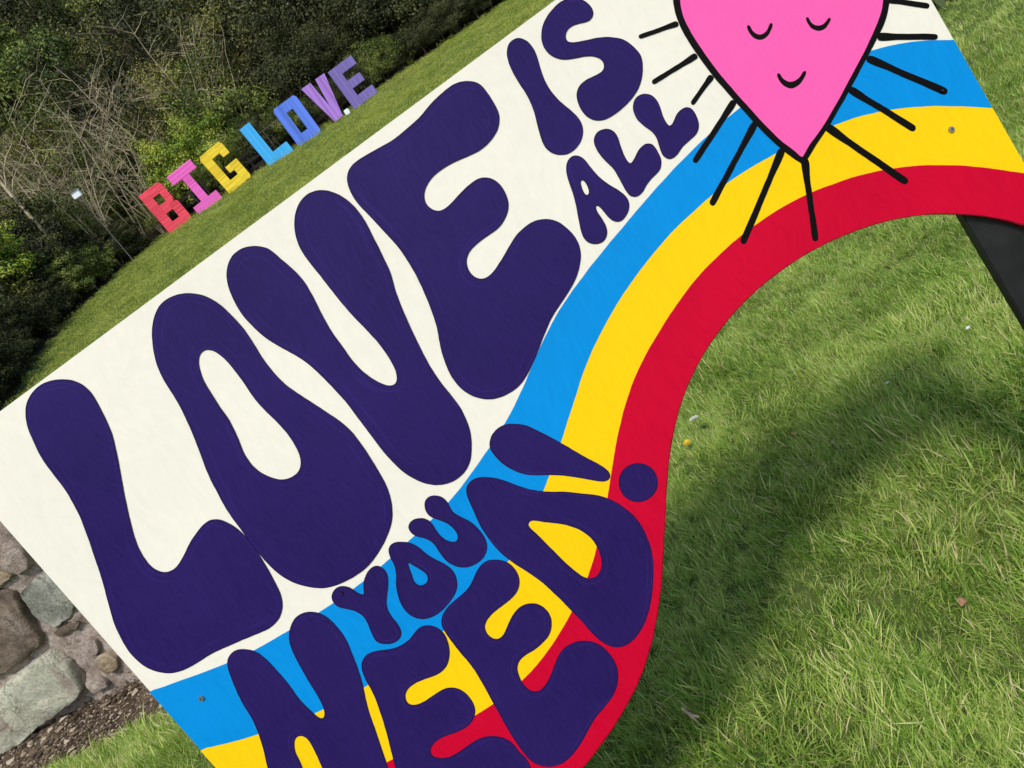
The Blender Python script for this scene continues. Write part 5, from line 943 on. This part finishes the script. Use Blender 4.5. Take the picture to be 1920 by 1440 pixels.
bare_spots = [(-8.5, 37.6, 1.05, 'pale', 'pale bare shrub with arching stems left of the red letter'), (-5.3, 38.9, 1.25, 'pale', 'tall pale bare shrub with long stems rising behind the pink letter'),
              (-3.6, 39.0, 1.0, 'pale', 'pale bare shrub with thin stems above the yellow letter'), (-10.6, 36.5, 1.1, 'twig', 'brown bare shrub by the floodlight'),
              (-9.6, 38.4, 1.3, 'pale', 'large pale bare shrub above the floodlight'), (-11.9, 35.0, 1.25, 'twig', 'brown bare shrub beside the bare trunk'),
              (-7.1, 39.3, 1.4, 'twig', 'brown twiggy shrub high above the red letter'), (-12.6, 38.0, 1.5, 'pale', 'pale crooked shrub at the far left of the wood'),
              (-6.3, 38.5, 1.35, 'pale', 'pale many stemmed shrub above the red letter'), (-7.6, 38.4, 1.15, 'pale', 'pale fanned shrub between the red letter and the floodlight'),
              (-10.2, 35.2, 1.0, 'pale', 'low pale shrub right behind the floodlight'), (-4.4, 39.4, 1.3, 'pale', 'long stemmed pale shrub reaching above the yellow letter'),
              (-11.6, 36.8, 1.2, 'pale', 'pale tangled shrub above the bare trunk'), (-2.6, 39.2, .9, 'twig', 'brown bare shrub above the sky blue letter')]
for i, (x, y, s, kind, lab) in enumerate(bare_spots):
    t = empty('bare_shrub', (x, y, float(height(x, y)) - .05), rt.uniform(0, 6.28)); tag(t, lab, 'shrub', 'bare leafless shrubs in the wood')
    me = BARE[i % 4].copy(); me.materials.append(m_pale.m if kind == 'pale' else m_twig.m)
    o = link('stems', me, t); o.scale = (s, s, s)
# leaning bare trunk
t = empty('bare_tree', (-10.95, 33.0, float(height(-10.95, 33.0)) - .1)); tag(t, 'bare grey brown tree trunk rising through the shrubs at the far left', 'tree')
V, Fc = [], []
tube(V, Fc, [(0.02 * math.sin(k), 0, k * .85) for k in range(9)], [0.11 * (1 - k * .085) for k in range(9)], 8)
link('trunk', npmesh('trunk', V, Fc, 4, True), t, [m_pale.m])
V, Fc = [], []
for k in range(10):
    r = random.Random(k); z = 4 + k * .3; a = r.uniform(0, 6.28); L = r.uniform(.8, 1.8)
    tube(V, Fc, [(L * q * math.cos(a), L * q * math.sin(a), z + L * (.8 * q + .1 * math.sin(q * 5))) for q in (0, .25, .5, .75, 1)], [.035, .028, .02, .013, .006], 4)
link('limb', npmesh('limb', V, Fc, 4, True), t, [m_pale.m])
# floodlight on a post
t = empty('floodlight', (-9.09, 33.0, float(height(-9.09, 33.0)) - .1)); tag(t, 'small white floodlight on a thin grey pole in front of the bare shrubs', 'floodlight')
mg = Mat('galvanised_pole', 0.5); mg.color((0.13, 0.125, 0.11, 1)); mwht = Mat('white_enamel', 0.35); mwht.color((0.78, 0.84, 0.88, 1))
V, Fc = [], []; tube(V, Fc, [(0, 0, 0), (0, 0, 3.1)], [0.018, 0.014], 10); link('pole', npmesh('pole', V, Fc, 4, True), t, [mg.m])
lp = slab('lamp_head', -0.17, 0.15, -0.09, 0.09, 3.12, 3.42, mwht.m, t, 0.02); slab('lamp_visor', -0.19, 0.17, -0.16, -0.092, 3.40, 3.43, mg.m, t, 0.004)
# pale box between the last two letters, tiny pale flowers along the letters
slab_o = slab('ground_spotlight', -0.11, 0.11, -0.08, 0.08, 0, 0.24, mwht.m, None, 0.02); slab_o.location = (1.05, 35.7, float(height(1.05, 35.7))); tag(slab_o, 'small pale box on the grass between the lilac and violet letters', 'box')

# ------------------------------------------------------------------ small things in the near grass
md_ = Mat('dandelion_yellow', 0.7); md_.color((0.75, 0.50, 0.02, 1)); mdw = Mat('daisy_white', 0.7); mdw.color((0.75, 0.75, 0.70, 1)); mstem = Mat('flower_stem', 0.6); mstem.color((0.10, 0.20, 0.04, 1))
def flower_head(r0, petals, mat, layers, parent, z, name):
    V, Fc = [], []
    for l in range(layers):
        rr_ = r0 * (1 - l * .22); tilt = .25 + l * .35
        for k in range(petals):
            a = 6.283 * (k + .5 * l) / petals; w = 2.6 / petals
            p0 = (0, 0, z); p1 = (rr_ * .6 * math.cos(a - w), rr_ * .6 * math.sin(a - w), z + rr_ * tilt * .5); p2 = (rr_ * math.cos(a), rr_ * math.sin(a), z + rr_ * tilt); p3 = (rr_ * .6 * math.cos(a + w), rr_ * .6 * math.sin(a + w), z + rr_ * tilt * .5)
            b = len(V); V += [p0, p1, p2, p3]; Fc += [b, b + 1, b + 2, b + 3]
    return link(name, npmesh(name, V, Fc, 4), parent, [mat])
def flower(x, y, r0, mat, lab, cat, petals=12, layers=3, z=.055, group=None):
    t = empty('dandelion' if cat == 'dandelion' else 'daisy', (x, y, float(height(x, y)))); tag(t, lab, cat, group)
    t.rotation_euler = (.25, -.1, rt.uniform(0, 6))
    flower_head(r0, petals, mat, layers, t, z, 'flower_head')
    V, Fc = [], []; tube(V, Fc, [(0, 0, 0), (.002, .001, z * .5), (0, 0, z)], [.0016, .0014, .0012], 5); link('stem', npmesh('stem', V, Fc, 4, True), t, [mstem.m])
flower(0.37, 2.49, 0.016, md_.m, 'small yellow dandelion in the grass just right of the red stripe', 'dandelion', 14, 3, .05)
flower(0.44, 2.50, 0.022, mdw.m, 'round pale seed head in the grass above the dandelion', 'dandelion', 18, 4, .085)
for x, y in ((1.32, 1.35), (1.20, 2.05), (0.9, 2.05), (2.3, 2.5), (1.55, 1.75), (2.7, 3.9), (3.1, 4.6)):
    flower(x, y, 0.0085, mdw.m, 'tiny white daisy dotted in the near grass', 'daisy', 10, 1, .045, 'tiny daisies in the near grass')
for x in (-7.35, -5.85, -3.5, -3.2, -.6, -.2, .5, 1.9, -.35):
    t = empty('pale_flower', (x, 35.4 + rt.uniform(-.4, .2), 0)); t.location.z = float(height(x, t.location.y)); tag(t, 'small white flower in the grass at the foot of the tall letters', 'flower', 'small white flowers at the foot of the letters')
    flower_head(0.05, 8, mdw.m, 2, t, .15, 'flower_head')
mst = Mat('dead_twig', 0.85); mst.color(mst.ramp(mst.noise(mst.obj(), 60, 4), [(0.3, (0.28, 0.18, 0.11)), (0.7, (0.62, 0.45, 0.32))]))
V, Fc = [], []; tube(V, Fc, [(-.024, .004, .0), (-.012, 0, .001), (0, .001, 0), (.012, -.001, .001), (.025, .003, .001)], [.0030, .0036, .0033, .0036, .0024], 7)
tw = link('twig', npmesh('twig', V, Fc, 4, True), None, [mst.m]); tw.location = (-.105, 1.41, .078); tw.rotation_euler = (0, .1, rad(-62)); tag(tw, 'short broken brown twig lying on the grass beside the red stripe', 'twig')
mlf = Mat('dead_leaf', 0.8); mlf.color(mlf.ramp(mlf.noise(mlf.obj(), 120, 3), [(0.3, (0.20, 0.09, 0.04)), (0.7, (0.42, 0.24, 0.13))]))
def dead_leaf(x, y, s, lab, rz):
    V = []; Fc = []; n = 10
    for k in range(n + 1):
        t = k / n; w = s * .32 * math.sin(math.pi * t ** .8) * (1 + .25 * math.sin(k * 2.4)); zz = .25 * s * math.sin(3 * t)
        V += [(s * (t - .5), -w, zz + w * .5), (s * (t - .5), 0, zz), (s * (t - .5), w, zz + w * .5)]
    for k in range(n):
        for j in (0, 1): Fc += [3 * k + j, 3 * k + j + 1, 3 * k + 4 + j, 3 * k + 3 + j]
    o = link('dead_leaf', npmesh('dead_leaf', V, Fc, 4, True), None, [mlf.m]); o.location = (x, y, float(height(x, y)) + .048); o.rotation_euler = (.2, .25, rz); tag(o, lab, 'leaf')
dead_leaf(0.475, 1.255, .026, 'curled brown dead leaf lying on the sunlit grass at the bottom right', .6)
dead_leaf(0.60, 2.12, .026, 'reddish dead leaf in the matted grass at the edge of the shade', 2.1)
# weeds on the right by the top corner of the board
def weed(x, y, h, n, lab, seed):
    r = np.random.default_rng(seed); V, Fc, sh = [], [], []
    for i in range(n):
        a = r.uniform(0, 6.283); el = r.uniform(.3, 1.3); L = h * r.uniform(.5, 1); w = L * .16
        d = np.array([math.cos(a) * math.cos(el), math.sin(a) * math.cos(el), math.sin(el)]); s = np.array([-math.sin(a), math.cos(a), 0])
        o = np.array([r.normal(0, h * .5), r.normal(0, h * .35), 0]); b = len(V)
        for t, ww in ((0, .1), (.35, .9), (.7, .8), (1, .02)):
            c = o + d * L * t + np.array([0, 0, -L * .35 * t * t]); V += [c - s * w * ww, c + s * w * ww]
        for k in range(3): Fc += [b + 2 * k, b + 2 * k + 1, b + 2 * k + 3, b + 2 * k + 2]
        sh += [float(np.clip(r.normal(.45, .2), 0, 1))] * 8
    t = empty('weed', (x, y, float(height(x, y)))); tag(t, lab, 'weed')
    me = npmesh('leaves', V, Fc, 4, True); at = me.attributes.new('shade', 'FLOAT', 'POINT'); at.data.foreach_set('value', np.array(sh, np.float32))
    link('leaves', me, t, [LM['mid']])
weed(4.15, 5.75, .34, 130, 'dark leafy weed clump on the lawn past the top right corner of the board', 1)
weed(4.7, 5.35, .26, 90, 'lower leafy weed clump behind the top right corner', 2)
